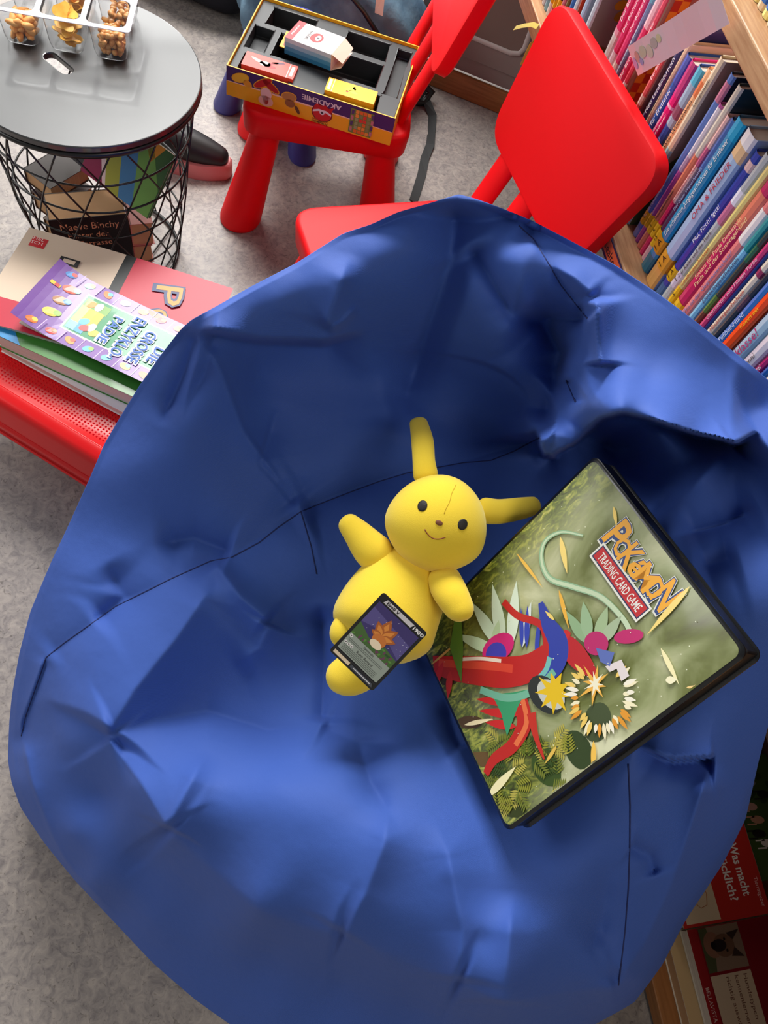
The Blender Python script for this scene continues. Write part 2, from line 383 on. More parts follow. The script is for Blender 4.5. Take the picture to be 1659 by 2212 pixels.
book(-0.1535, 0.013, 0.236, (224, 92, 96), 'salmon red spine with a light blue head below the ribbon', 'Der Bücherbär', bar=[(0.93, 1, (140, 190, 214)), (0.44, 0.50, (240, 200, 190))], lower=(0.38, (226, 220, 206)), pos=0.7)
book(-0.143, 0.005, 0.225, (132, 100, 90), 'plain brown cover behind the navy picture reader', cover=(132, 100, 90))
book(-0.1265, 0.0135, 0.245, (34, 38, 92), 'navy spine with bold white title over a salmon foot', 'Mein LeseBilderbuch', lower=(0.36, (234, 190, 178)), pos=0.62, size=0.8)
book(-0.1135, 0.0095, 0.222, (242, 208, 170), 'thin cream spine right of the navy one', 'Michel hat mit den Kindern', tcol=(60, 40, 40))
book(-0.100, 0.0155, 0.214, (24, 92, 176), 'mid-blue spine with white lettering and a spotted head', 'Lesespaß für Erstleser', bar=[(0.82, 1.0, (70, 96, 190))], size=0.8)
book(-0.0825, 0.0175, 0.217, (230, 30, 120), 'hot pink spine with two title lines', 'Neue Geschichten', rec=0.034, title2='für Erstleser', bar=[(0.78, 1.0, (206, 60, 130)), (0.70, 0.72, (250, 190, 214))], sticker=None)
book(-0.064, 0.0175, 0.222, (38, 76, 152), 'royal blue spine with grey-blue picture head', 'Onkel und das Onsel', tcol=(190, 200, 240), bar=[(0.62, 0.9, (160, 184, 204)), (0.9, 1, (84, 186, 212)), (0.68, 0.76, (214, 70, 110))], pos=0.34)
book(-0.0455, 0.0155, 0.232, (236, 176, 128), 'apricot spine about a wild boar with dark lettering', 'Bahn frei für Willi Wildschwein', tcol=(50, 34, 30), bar=[(0.84, 0.93, (220, 120, 70))], size=0.7)
book(-0.029, 0.0145, 0.258, (224, 204, 170), 'tall sand-coloured spine with light blue foot', 'Lesepiraten', tcol=(70, 60, 60), lower=(0.5, (160, 200, 204)), art=art_scene, pos=0.82, rec=0.03)
book(-0.0015, 0.0125, 0.257, (96, 132, 196), 'tall periwinkle spine with pink striped head', 'für alle Schulvampire', bar=[(0.86, 0.96, (206, 124, 150))], pos=0.25, cover=(40, 42, 60), sticker=(0.035, 0.022, '1'), lower=(0.06, (140, 160, 200)))
book(0.0105, 0.0105, 0.226, (190, 82, 150), 'mauve spine with a white name panel at its head', 'Geschichten', bar=[(0.66, 0.98, (236, 226, 228)), (0.56, 0.66, (206, 170, 190))], pos=0.28, tcol=(236, 200, 220), sticker=(0.04, 0.022, '15'))
book(0.0225, 0.0125, 0.259, (222, 212, 190), 'beige-headed orange spine of penguin stories', 'Pinguingeschichten', lower=(0.62, (228, 124, 92)), tcol=(60, 40, 40), pos=0.3, cover=(28, 62, 76), sticker=(0.042, 0.024, '1'), title2='')
book(0.0345, 0.0105, 0.228, (238, 190, 180), 'pale rose spine with red wish title', 'Ein Wunschfund für Oskar', tcol=(206, 40, 60), lower=(0.42, (222, 30, 90)), sticker=(0.045, 0.024, 'K'), bar=[(0.68, 0.8, (200, 90, 130))])
book(0.0465, 0.0125, 0.232, (44, 44, 84), 'dark indigo spine with grey letters, left of the turquoise book', 'Der blaue Wunschpunkt', tcol=(180, 190, 220), cover=(70, 100, 140), lower=(0.14, (230, 170, 170)), sticker=(0.042, 0.03, '15'), bar=[(0.68, 1, (50, 104, 170))])
book(0.0645, 0.0215, 0.245, (22, 140, 184), 'thick turquoise spine of stories for first readers', 'Die schönsten Jungsgeschichten für Erstleser', rec=0.03, tcol=(240, 240, 230), cover=(54, 100, 130), sticker=(0.048, 0.024, '1 A'), tag2=(228, 156, 20), lower=(0.11, (36, 112, 128)), bar=[(0.9, 1.0, (20, 166, 206))], size=0.55, pos=0.58, dep=0.18)
book(0.0925, 0.0275, 0.25, (164, 192, 220), 'thick pale blue spine with red and blue capitals', 'OMA & FRIEDER', tcol=(190, 50, 70), rec=0.03, lower=(0.2, (226, 168, 88)), sticker=(0.045, 0.026, '1 A'), tag2=(226, 160, 40), bar=[(0.86, 0.93, (226, 190, 140)), (0.93, 1, (240, 236, 230))], size=0.5, pos=0.66, dep=0.18)
book(0.1155, 0.0145, 0.242, (36, 66, 168), 'cobalt spine with fish joke title', 'Pfui, Fisch! Igitt!', sticker=(0.045, 0.022, '1 A'), lower=(0.1, (60, 110, 160)), bar=[(0.9, 0.95, (240, 200, 190))], size=0.75)
book(0.131, 0.0145, 0.252, (186, 194, 190), 'stone grey spine with comic picture, right of the cobalt one', 'Der Kater und die Tiere', tcol=(60, 60, 70), bar=[(0.6, 0.72, (206, 120, 150)), (0.72, 0.8, (240, 240, 244))], sticker=(0.05, 0.026, 'T'), tag2=(224, 214, 224), pos=0.38)
book(0.1455, 0.0125, 0.246, (236, 220, 130), 'pale yellow spine of cowboy stories', 'Cowboygeschichten', tcol=(190, 90, 40), sticker=(0.036, 0.03, '5'), lower=(0.08, (236, 190, 180)), pos=0.36, size=0.75)
book(0.1625, 0.0195, 0.245, (206, 36, 96), 'wide magenta spine with two dog detective titles', 'Einsatz für Paula Detektivin', title2='Paula und der Sonntagshund', tcol=(250, 226, 160), sticker=(0.03, 0.024, 'K'), bar=[(0.72, 0.92, (236, 130, 100))], size=0.85, lower=(0.07, (230, 140, 150)))
book(0.1815, 0.0165, 0.242, (238, 134, 128), 'salmon spine with a white signature panel', 'Wo ist der Gespensterschatz?', tcol=(120, 140, 190), bar=[(0.70, 0.90, (244, 238, 228))], sticker=(0.024, 0.02, 'KE'), pos=0.4)
book(0.1965, 0.0125, 0.238, (120, 196, 226), 'light sky-blue detective spine with teal head', 'Detektivgeschichten', tcol=(50, 80, 110), bar=[(0.72, 1, (16, 150, 150))], lower=(0.18, (160, 210, 180)), pos=0.5, size=0.85)
book(0.2085, 0.0105, 0.25, (58, 70, 54), 'dark green and brown woodland picture spine', lower=(0.3, (120, 66, 40)), bar=[(0.3, 0.42, (88, 130, 50)), (0.66, 0.76, (40, 110, 70))])
book(0.2205, 0.0115, 0.236, (214, 60, 116), 'raspberry spine of pilot stories', 'Geschichten vom Piloten Turbo', lower=(0.08, (238, 210, 150)), tcol=(250, 200, 210), size=0.8)
book(0.2285, 0.0045, 0.24, (36, 70, 140), 'very thin navy spine between raspberry and cream')
book(0.2375, 0.0125, 0.246, (236, 226, 196), 'cream spine of pet stories with red lettering', 'Haustiergeschichten', tcol=(196, 90, 70), bar=[(0.7, 0.74, (160, 60, 90))], lower=(0.12, (206, 226, 210)), pos=0.45, size=0.8)
book(0.249, 0.0095, 0.252, (48, 62, 66), 'dark teal forest picture spine', bar=[(0.1, 0.3, (76, 100, 60)), (0.5, 0.6, (90, 70, 80))])
book(0.2605, 0.0135, 0.246, (40, 124, 196), 'sky-blue spine about a football dog', 'Blitz, der Fußball-Hund', lower=(0.16, (150, 206, 200)), tcol=(220, 240, 250), pos=0.36, size=0.8)
book(0.2765, 0.0165, 0.262, (250, 78, 4), 'vivid orange spine with yellow lettering', 'Komm mit', tcol=(252, 210, 40), rec=0.03, pos=0.55, size=0.55)
book(0.2865, 0.0035, 0.25, (110, 24, 34), 'very thin dark red spine beside the orange one')
book(0.2985, 0.0195, 0.262, (168, 206, 214), 'pale blue-green spine with big raspberry title', 'Erst klasse!', tcol=(206, 50, 110), rec=0.03, pos=0.42, size=0.95)
book(0.318, 0.0185, 0.266, (234, 230, 224), 'plain white spine with grey author name', 'Leo Lionni', tcol=(90, 84, 84), rec=0.032, size=0.6, pos=0.4)
book(0.3335, 0.0105, 0.24, (206, 32, 108), 'narrow magenta spine right of the white one', 'Linus Drei', size=0.95, pos=0.45)
book(0.344, 0.0095, 0.24, (24, 104, 180), 'narrow strong blue spine by the frame edge', 'Kleid für', size=0.95, pos=0.45)
book(0.3545, 0.0105, 0.24, (240, 228, 206), 'cream spine with small red name, nearest of the row', 'Hans', tcol=(200, 60, 60), pos=0.4)
# upper shelf
ups = [((230, 110, 140), 'pink', '1'), ((90, 150, 200), 'sky blue', '1'), ((244, 226, 130), 'pale yellow', 'L'), ((214, 214, 60), 'lime', 'L'), ((240, 190, 150), 'peach', '1'), ((246, 222, 70), 'lemon', 'L'), ((240, 214, 110), 'straw', 'Leo'), ((236, 220, 224), 'blush white', '1')]
for k, (c, nm, tx) in enumerate(ups):
    book(-0.035+k*0.0165, 0.0155, 0.21, c, '%s reader on the top board, blue number sticker at its foot' % nm, 'Leselöwen', tcol=(90, 100, 40), z0=0.985, rec=0.03, sticker=(0.02, 0.024, '1'), tag2=(40, 110, 196), group='readers on the upper board', size=0.7, lower=(0.35, (240, 210, 170) if k % 2 else (246, 232, 140)))

# long paper ribbon hanging from the top board and yellow gift ribbons
def strip(pts, wid, updir, n=1):
    """strip mesh along pts with width vector"""
    vs = []; fs = []
    for i, p in enumerate(pts):
        u = Vector(updir[i] if isinstance(updir, list) else updir).normalized()*wid/2
        vs += [Vector(p)-u, Vector(p)+u]
    for i in range(len(pts)-1): fs.append((2*i, 2*i+1, 2*i+3, 2*i+2))
    return vs, fs
pa = MS @ shelf_pix(1372, 130, -0.012); pb = MS @ shelf_pix(1572, 8, -0.016)
dirv = (pb-pa); wv = (dirv.cross(pa-Vector(CAM)).normalized()*0.8+MS.to_3x3().normalized() @ Vector((0.62, 0, 0.78))*0.75*(1 if dirv.cross(pa-Vector(CAM)).dot(MS.to_3x3() @ Vector((0.62, 0, 0.78))) > 0 else -1)).normalized()
wv = (wv-wv.dot(dirv.normalized())*dirv.normalized()).normalized(); nrm = (dirv.normalized().cross(wv)).normalized()
if nrm.dot(Vector(CAM)-pa) < 0: nrm = -nrm
pts = [pa+dirv*(k/10)+nrm*(0.004+0.004*math.sin(k*0.9)) for k in range(11)]
vs, fs = strip(pts, 0.044, wv)
m = MB(); m.add(vs, fs, (246, 226, 218))
def onstrip(u, v): return pa+dirv*u+wv*v*0.044+nrm*(0.0052+0.004*math.sin(u*10*0.9))
def blob(u, v, ru, rv, c):
    m.add([onstrip(u+ru*math.cos(a), v+rv*math.sin(a)) for a in [2*PI*k/10 for k in range(10)]], [tuple(range(10))], c)
for (u, v, ru, rv, c) in [(0.03, -0.1, 0.03, 0.2, (196, 176, 214)), (0.09, 0.05, 0.03, 0.2, (214, 180, 160)), (0.12, -0.15, 0.02, 0.12, (160, 180, 216)), (0.17, 0.1, 0.04, 0.2, (206, 220, 180)), (0.24, 0.0, 0.03, 0.22, (214, 222, 190)), (0.30, 0.15, 0.03, 0.18, (190, 196, 176)), (0.35, 0.2, 0.02, 0.14, (222, 226, 170))]:
    blob(u, v, ru, rv, c)
rb = m.build('paper_ribbon', M_GLOSS, smooth=False); md = rb.modifiers.new('th', 'SOLIDIFY'); md.thickness = 0.0004
tag(rb, 'long pale pink printed paper strip hanging across the book spines', 'paper strip')
for k, (P, lab) in enumerate([([(1112, 61), (1130, 56), (1150, 53), (1162, 58)], 'short yellow ribbon end sticking out over the grey panel'), ([(1166, 80), (1150, 92), (1140, 112), (1128, 140)], 'curled yellow ribbon hanging below the shelf end')]):
    ps = [MS @ shelf_pix(x, y, -0.01-0.004*i) for i, (x, y) in enumerate(P)]
    vs, fs = strip(ps, 0.010, (0.3, 0.3, 0.9) if k == 0 else (0.8, 0.4, 0.3))
    o = MB().add(vs, fs).build('gift_ribbon', mat('yellow_ribbon', (222, 206, 90), 0.4)); md = o.modifiers.new('th', 'SOLIDIFY'); md.thickness = 0.0006
    tag(o, lab, 'ribbon')

# ---------------------------------------------------------------- books lying flat on the base board
def flat_book(name, M, w, h, th, label, draw, pages=M_PAPER, group=None):
    r = thing(name, M, label, 'book', group)
    m = MB(); m.box(0, w, 0, h, 0, 0.0012, (230, 220, 200)); m.box(0, w, 0, h, th-0.0012, th, (230, 220, 200))
    draw(m, th+0.0001, w, h); m.build('cover', M_GLOSS, r)
    MB().box(0.002, w-0.002, 0.002, h-0.002, 0.0012, th-0.0012).build('page_block', pages, r)
    return r
def draw_a(m, z, w, h):      # x 0..w towards the camera, y 0..h up the cover
    m.poly([(0, 0), (w, 0), (w, h), (0, h)], (196, 44, 34), z)
    m.poly([(0, 0.006), (w-0.004, 0.006), (w-0.004, 0.062), (0, 0.062)], (222, 196, 158), z+0.0001)
    lettering(m, 'Was macht', w-0.064, h-0.030, 0.0135, 0.072, (244, 232, 220), z+0.0002, bold=0.02)
    lettering(m, 'uns glücklich?', w-0.074, h-0.053, 0.0135, 0.10, (244, 232, 220), z+0.0002, bold=0.02)
    lettering(m, 'Tierratgeber', w-0.03, h-0.009, 0.006, 0.04, (250, 200, 190), z+0.0002)
    lettering(m, 'Kinder', w-0.10, 0.052, 0.006, None, (190, 120, 90), z+0.0002)
    P = [(0.10, 0.045), (0.115, 0.047), (0.135, 0.046), (0.15, 0.05), (0.165, 0.046), (0.168, 0.035), (0.16, 0.028), (0.158, 0.015), (0.153, 0.015), (0.15, 0.028), (0.125, 0.026), (0.122, 0.014), (0.117, 0.014), (0.115, 0.03), (0.104, 0.035)]
    m.tube([(a+w-0.19, b, z+0.0003) for a, b in P], 0.0005, 5, (186, 110, 60), closed=True)
def draw_b(m, z, w, h):
    m.poly([(0, 0), (w, 0), (w, h), (0, h)], (140, 16, 30), z)
    m.poly([(0, 0), (w, 0), (w, 0.015), (0, 0.015)], (168, 30, 34), z+0.0001)
    m.poly([(0.001, 0.017), (0.058, 0.017), (0.058, 0.083), (0.001, 0.083)], (150, 122, 100), z+0.0001)
    m.poly([(0.062, 0.017), (w, 0.017), (w, 0.083), (0.062, 0.083)], (224, 198, 162), z+0.0001)
    # shepherd dog photograph, head seen from the front, upright towards +y
    m.poly([(0.001, 0.017), (0.058, 0.017), (0.058, 0.03), (0.03, 0.036), (0.001, 0.03)], (84, 88, 56), z+0.00015)
    m.poly(ell(0.024, 0.034, 0.017, 0.014, 0), (150, 104, 80), z+0.0002)
    m.poly(ell(0.027, 0.052, 0.015, 0.017, 0), (122, 88, 66), z+0.00025)
    m.poly([(0.012, 0.060), (0.010, 0.082), (0.022, 0.068)], (62, 44, 38), z+0.0003); m.poly([(0.031, 0.068), (0.045, 0.080), (0.042, 0.060)], (62, 44, 38), z+0.0003)
    m.poly(ell(0.026, 0.044, 0.008, 0.012, 0), (40, 30, 30), z+0.00035); m.poly(ell(0.025, 0.035, 0.005, 0.004, 0), (16, 14, 16), z+0.0004)
    for x in (0.019, 0.034): m.poly(ell(x, 0.055, 0.0022, 0.0018, 0, 10), (18, 12, 10), z+0.0004)
    lettering(m, 'Welcher Hund', 0.066, h-0.03, 0.013, 0.12, (244, 226, 214), z+0.0002); lettering(m, 'passt zu mir?', 0.11, h-0.052, 0.013, 0.10, (244, 226, 214), z+0.0002)
    for k, s_ in enumerate(['Hundetypen', 'kennenlernen', 'richtig auswählen']): lettering(m, s_, 0.064+[0.03, 0.033, 0.042][k], 0.072-0.014*k, 0.0062, [0.056, 0.062, 0.08][k], (120, 70, 50), z+0.0002)
    lettering(m, 'BELLAVISTA', 0.095, 0.0075, 0.0055, 0.042, (240, 214, 200), z+0.0002)
def draw_c(m, z, w, h):
    m.poly([(0, 0), (w, 0), (w, h), (0, h)], (62, 84, 36), z)
    rn = random.Random(5)
    for k in range(16):
        x, y = rn.random()*w*0.9+0.01, rn.random()*h*0.85+0.008
        m.poly(ell(x, y, 0.016*rn.random()+0.004, 0.006, rn.random()*180, 12), rn.choice([(40, 60, 26), (80, 104, 50), (52, 74, 30)]), z+0.0001+k*0.00001)
    for (x, y, c) in [(0.075, 0.02, (200, 150, 130)), (0.095, 0.025, (196, 140, 110)), (0.115, 0.02, (30, 26, 24)), (0.04, 0.03, (140, 130, 126)), (0.06, 0.05, (24, 22, 22)), (0.13, 0.03, (230, 216, 200))]:
        m.poly(ell(x, y, 0.012, 0.006, 80, 14), c, z+0.0003)
        for q in (-0.006, 0.005): m.poly([(x+q, y-0.004), (x+q+0.0025, y-0.004), (x+q+0.001, y-0.02), (x+q-0.001, y-0.02)], c, z+0.0003)
def plain(c):
    def f(m, z, w, h): m.poly([(0, 0), (w, 0), (w, h), (0, h)], c, z)
    return f
G_FLAT = 'books lying flat on the base board'
flat_book('book', MS @ T(0.935, 0.028, 0.201), 0.25, 0.20, 0.026, 'thick cream book under the dog advice book on the base board', plain((214, 180, 130)), M_CREAM, G_FLAT)
flat_book('book', MS @ T(0.946, 0.049, 0.228), 0.24, 0.19, 0.022, 'dark red dog advice book with a shepherd dog photograph', draw_b, M_PAPER, G_FLAT)
flat_book('book', MS @ T(0.70, 0.036, 0.201), 0.20, 0.19, 0.045, 'cream book beneath the red pet happiness book', plain((214, 180, 130)), M_CREAM, G_FLAT)
flat_book('book', MS @ T(0.70, 0.036, 0.247), 0.242, 0.146, 0.020, 'red and cream book asking what makes pets happy, drawn animal outline', draw_a, M_PAPER, G_FLAT)
flat_book('book', MS @ T(0.72, 0.188, 0.247), 0.18, 0.078, 0.012, 'green book with farm animals on grass by the bookcase back', draw_c, M_PAPER, G_FLAT)
flat_book('book', MS @ T(0.58, 0.10, 0.201), 0.115, 0.165, 0.05, 'yellowish closed book at the top of the flat row', plain((206, 172, 100)), M_PAPER, G_FLAT)

# ---------------------------------------------------------------- moulded children's chairs
def kid_chair(M, label, xh=0.175):
    r = thing('childrens_chair', M, label, 'chair', 'red plastic children\'s chairs')
    m = MB(); pl = rpoly([(-xh, -0.20), (xh, -0.20), (xh-0.012, 0.15), (-xh+0.012, 0.15)], 0.045, 7)
    sc = lambda k: [(x*k, (y+0.025)*k-0.025) for x, y in pl]
    zs = [(0.245, 0.97), (0.247, 0.985), (0.285, 1.0), (0.294, 0.995), (0.299, 0.975), (0.300, 0.95)]
    m.loft([[(x, y, z) for x, y in sc(k)] for z, k in zs]); m.build('seat', M_RED, r, smooth='auto', angle=50)
    for sx in (-1, 1):
        for sy in (-1, 1):
            tx, ty = sx*(xh-0.055), (-0.145 if sy < 0 else 0.095)
            bx, by = sx*(xh-0.02), (-0.20 if sy < 0 else 0.125)
            m = MB(); n = 28; rings = []
            for z, rr in [(0.255, 0.030), (0.15, 0.037), (0.05, 0.045), (0.012, 0.0475), (0.003, 0.0455), (0.0, 0.041)]:
                f = 1-z/0.255; cx = tx+(bx-tx)*f; cy = ty+(by-ty)*f
                rings.append([(cx+rr*math.cos(2*PI*k/n), cy+rr*math.sin(2*PI*k/n), z) for k in range(n)])
            m.loft(rings[::-1]); m.build('leg', M_RED, r, smooth='auto', angle=50)
    for sx in (-1, 0, 1):
        m = MB(); yz = [(0.120, 0.27), (0.135, 0.33), (0.19, 0.50), (0.225, 0.62)]
        m.tube([(sx*0.095*(1-0.0*k), y, z) for k, (y, z) in enumerate(yz)], 0.027, 14, flat=0.42, up=(0, 1, -0.25))
        m.build('back_bar', M_RED, r, smooth=True)
    m = MB(); out = rpoly([(-0.172, 0.0), (0.172, 0.0), (0.200, 0.235), (-0.200, 0.235)], 0.05, 9)
    PM = T(0, 0.172, 0.437) @ Matrix.Rotation(math.radians(76), 4, 'X')
    cx = 0.117
    def ring(k, d): return [((x)*k, (y-cx)*(k+(k-1)*0.4)+cx, d) for x, y in out]
    m.loft([ring(0.975, -0.014), ring(1.0, -0.010), ring(1.0, 0.010), ring(0.988, 0.014), ring(0.95, 0.0155)], M=PM)
    m.build('backrest', M_RED, r, smooth='auto', angle=42)
    return r
def chair_frame(o, f):
    f = Vector((*f, 0)).normalized(); Yl = -f; Xl = Vector((Yl.y, -Yl.x, 0))
    return frame(Vector((*o, 0)), Xl, Yl, (0, 0, 1))
kid_chair(chair_frame((-0.456, 1.591), (-0.955, -0.297)) @ Matrix.Scale(1.05, 4), 'red child\'s chair carrying the open yellow game box')
kid_chair(chair_frame((-0.116, 1.131), (-0.79, -0.61)) @ Matrix.Scale(1.07, 4), 'red child\'s chair behind the blue bean bag, in front of the bookshelf')

# blue stool legs behind
M = T(-0.66, 1.80, 0); r = thing('childrens_stool', M, 'dark blue child\'s stool mostly hidden behind the red chair with the game box', 'stool')
m = MB(); n = 36; m.loft([[(rr*math.cos(2*PI*k/n), rr*math.sin(2*PI*k/n), z) for k in range(n)] for z, rr in [(0.20, 0.075), (0.203, 0.085), (0.235, 0.088), (0.245, 0.08)]])
m.build('seat', M_BLUEP, r, smooth='auto', angle=50)
for (bx, by) in ((-0.15, -0.07), (0.10, -0.14), (-0.05, 0.13), (0.13, 0.05)):
    rings = [[(bx*(0.6+0.4*(1-z/0.21))+rr*math.cos(2*PI*k/n), by*(0.6+0.4*(1-z/0.21))+rr*math.sin(2*PI*k/n), z) for k in range(n)] for z, rr in [(0.21, 0.026), (0.01, 0.038), (0.0, 0.033)]]
    MB().loft(rings[::-1]).build('leg', M_BLUEP, r, smooth='auto', angle=50)

# ---------------------------------------------------------------- game box on the first chair
BX = Vector((0.992, 0.128, 0)).normalized()
MBX = frame(Vector((-0.649, 1.386, 0.3155)), BX, (0, 1, 0), (0, 0, 1))
gb = thing('game_box', MBX, 'open purple and yellow game box with black tray on the red chair seat', 'game box')
W_, D_, H_ = 0.362, 0.262, 0.066; t_ = 0.0025
YE = (246, 176, 24); PU = (66, 38, 104)
m = MB(); FR = Matrix([[1, 0, 0, 0], [0, 0, 1, 0], [0, 1, 0, 0], [0, 0, 0, 1]])
m.box(0, W_, 0, D_, 0, t_, YE); m.box(0, W_, 0, t_, t_, H_, YE); m.box(0, W_, D_-t_, D_, t_, H_, YE); m.box(0, t_, t_, D_-t_, t_, H_, YE); m.box(W_-t_, W_, t_, D_-t_, t_, H_, YE)
def front(pts, col, k): m.add([(x, -0.0002-k*0.0001, z) for x, z in pts], [tuple(range(len(pts)))], col)
front([(0, H_*0.5), (0.09, H_*0.53), (0.2, H_*0.53), (0.362, H_*0.5), (0.362, H_), (0, H_)], PU, 0)
front([(0, H_*0.49), (0.362, H_*0.485), (0.362, H_*0.5), (0.2, H_*0.54), (0.09, H_*0.54), (0, H_*0.51)], (250, 206, 180), 1)
FM = Matrix([[1, 0, 0, 0], [0, 0, 1, -0.0009], [0, 1, 0, 0], [0, 0, 0, 1]])
lettering(m, 'AKADEMIE', 0.205, 0.0505, 0.011, 0.085, (226, 210, 214), 0, 180, 0.02, M=FM)
front(ell(0.208, 0.026, 0.023, 0.020), (120, 20, 26), 2); front(ell(0.208, 0.026, 0.0205, 0.0175), (206, 26, 34), 3)
front([(0.188, 0.0245), (0.2, 0.029), (0.216, 0.029), (0.228, 0.0245), (0.228, 0.029), (0.216, 0.034), (0.2, 0.034), (0.188, 0.029)], (236, 224, 226), 4)
front(ell(0.208, 0.0275, 0.0055, 0.005), (236, 224, 226), 5); front(ell(0.208, 0.0275, 0.003, 0.0028), (60, 50, 60), 6)
front([(0.188, 0.036), (0.196, 0.048), (0.203, 0.040), (0.212, 0.048), (0.22, 0.040), (0.232, 0.046), (0.228, 0.034), (0.208, 0.034)], (196, 20, 30), 5)
lettering(m, 'POKéMON', 0.205, 0.0035, 0.006, 0.035, (120, 70, 30), 0, 180, 0.02, M=FM); front([(0.188, 0.0075), (0.222, 0.0075), (0.222, 0.0105), (0.188, 0.0105)], (190, 90, 30), 2)
for (x, z, rx, rz, a, c) in [(0.03, 0.048, 0.018, 0.009, 20, (246, 196, 50)), (0.045, 0.04, 0.009, 0.006, -30, (232, 160, 40)), (0.078, 0.052, 0.022, 0.007, 35, (196, 26, 30)), (0.095, 0.05, 0.02, 0.007, -30, (176, 20, 26)), (0.086, 0.03, 0.012, 0.014, 0, (240, 200, 190)), (0.086, 0.014, 0.016, 0.012, 0, (234, 186, 160)), (0.086, 0.016, 0.006, 0.010, 0, (206, 40, 36)), (0.135, 0.04, 0.015, 0.009, 10, (190, 130, 70)), (0.138, 0.026, 0.011, 0.009, 0, (150, 92, 50)), (0.155, 0.016, 0.004, 0.010, 30, (100, 60, 36))]:
    front(ell(x, z, rx+0.0018, rz+0.0018, a), (240, 176, 40), 7); front(ell(x, z, rx, rz, a), c, 8)
front([(0.268, 0.004), (0.318, 0.004), (0.318, 0.060), (0.268, 0.060)], (110, 132, 60), 7)
rn = random.Random(2)
for i in range(6):
    for j in range(4):
        front([(0.279+j*0.0085, 0.006+i*0.009), (0.286+j*0.0085, 0.006+i*0.009), (0.286+j*0.0085, 0.0135+i*0.009), (0.279+j*0.0085, 0.0135+i*0.009)], rn.choice([(226, 110, 40), (150, 160, 110), (236, 150, 60), (214, 60, 50), (130, 140, 90)]), 8)
for i in range(4):
    for x in (0.270, 0.3135): front([(x, 0.008+i*0.013), (x+0.0055, 0.008+i*0.013), (x+0.0055, 0.018+i*0.013), (x, 0.018+i*0.013)], (80, 60, 110) if i % 2 else (190, 120, 130), 8)
m.build('box_shell', M_PRINT, gb)
# vacuum formed tray insert, with wells
def insert():
    m = MB()
    zt = 0.060; ws = [(0.020, 0.128, 0.012, 0.062, 0.030), (0.205, 0.318, 0.012, 0.064, 0.030), (0.070, 0.300, 0.085, 0.165, 0.014), (0.030, 0.130, 0.182, 0.246, 0.02), (0.200, 0.300, 0.182, 0.246, 0.02), (0.012, 0.055, 0.085, 0.165, 0.036), (0.318, 0.350, 0.075, 0.240, 0.04)]
    xs = sorted({0.004, 0.358}|{v for a in ws for v in a[:2]}); ys = sorted({0.004, 0.258}|{v for a in ws for v in a[2:4]})
    def h(x, y):
        for a in ws:
            if a[0] < x < a[1] and a[2] < y < a[3]: return a[4]
        return zt
    nx, ny = len(xs)-1, len(ys)-1
    H = [[h((xs[i]+xs[i+1])/2, (ys[j]+ys[j+1])/2) for j in range(ny)] for i in range(nx)]
    for i in range(nx):
        for j in range(ny):
            z = H[i][j]; a, b, c, d = xs[i], xs[i+1], ys[j], ys[j+1]
            m.add([(a, c, z), (b, c, z), (b, d, z), (a, d, z)], [(0, 1, 2, 3)])
            if i+1 < nx and H[i+1][j] != z: m.add([(b, c, z), (b, d, z), (b, d, H[i+1][j]), (b, c, H[i+1][j])], [(0, 1, 2, 3)])
            if j+1 < ny and H[i][j+1] != z: m.add([(a, d, z), (b, d, z), (b, d, H[i][j+1]), (a, d, H[i][j+1])], [(0, 1, 2, 3)])
    return m
insert().build('tray_insert', M_DARK, gb, bevel=0.003, seg=2)

def pack(name, M, w, d, h, label, cat, draw, base=(255, 255, 255), parts=None):
    r = thing(name, M, label, cat); m = MB(); m.box(0, w, 0, d, 0, h, base); draw(m, w, d, h); m.build('carton', M_PRINT, r, bevel=0.0006)
    if parts: parts(r, w, d, h)
    return r
def d_red(m, w, d, h):
    m.poly([(0, 0), (w, 0), (w, d), (0, d)], (232, 84, 72), h+0.0003)
    for (x, y, rx, ry, a, c) in [(0.03, 0.026, 0.018, 0.004, -20, (246, 206, 190)), (0.045, 0.022, 0.012, 0.008, 0, (226, 206, 200)), (0.06, 0.03, 0.012, 0.004, 35, (150, 26, 34)), (0.07, 0.036, 0.014, 0.003, 20, (70, 40, 70)), (0.055, 0.018, 0.014, 0.005, 0, (176, 30, 34))]: m.poly(ell(x, y, rx, ry, a), c, h+0.0004)
    m.poly([(w-0.016, 0), (w-0.0145, 0), (w-0.0145, d), (w-0.016, d)], (250, 226, 220), h+0.0004)
    m.poly([(w-0.011, 0.007), (w-0.0045, 0.007), (w-0.0045, d-0.007), (w-0.011, d-0.007)], (250, 206, 196), h+0.0005)
def d_yel(m, w, d, h):
    m.poly([(0, 0), (w, 0), (w, d), (0, d)], (250, 184, 24), h+0.0003)
    m.poly([(0.013, 0), (0.0145, 0), (0.0145, d), (0.013, d)], (252, 232, 190), h+0.0004)
    m.poly([(0.0035, 0.006), (0.0095, 0.006), (0.0095, d-0.004), (0.0035, d-0.004)], (252, 230, 190), h+0.0005)
    for (x, y, rx, ry, a, c) in [(0.05, 0.025, 0.013, 0.006, 30, (246, 222, 40)), (0.062, 0.03, 0.010, 0.005, -30, (240, 214, 30)), (0.058, 0.018, 0.010, 0.004, -10, (250, 230, 60)), (0.045, 0.016, 0.003, 0.003, 0, (220, 60, 40)), (0.056, 0.034, 0.004, 0.0014, 60, (40, 36, 30))]: m.poly(ell(x, y, rx, ry, a), c, h+0.0004)
pack('card_deck', MBX @ T(0.026, 0.016, 0.031) @ Matrix.Rotation(math.radians(1), 4, 'Z'), 0.110, 0.046, 0.036, 'red card pack lying in the left well of the game box', 'card pack', d_red, (222, 70, 60))
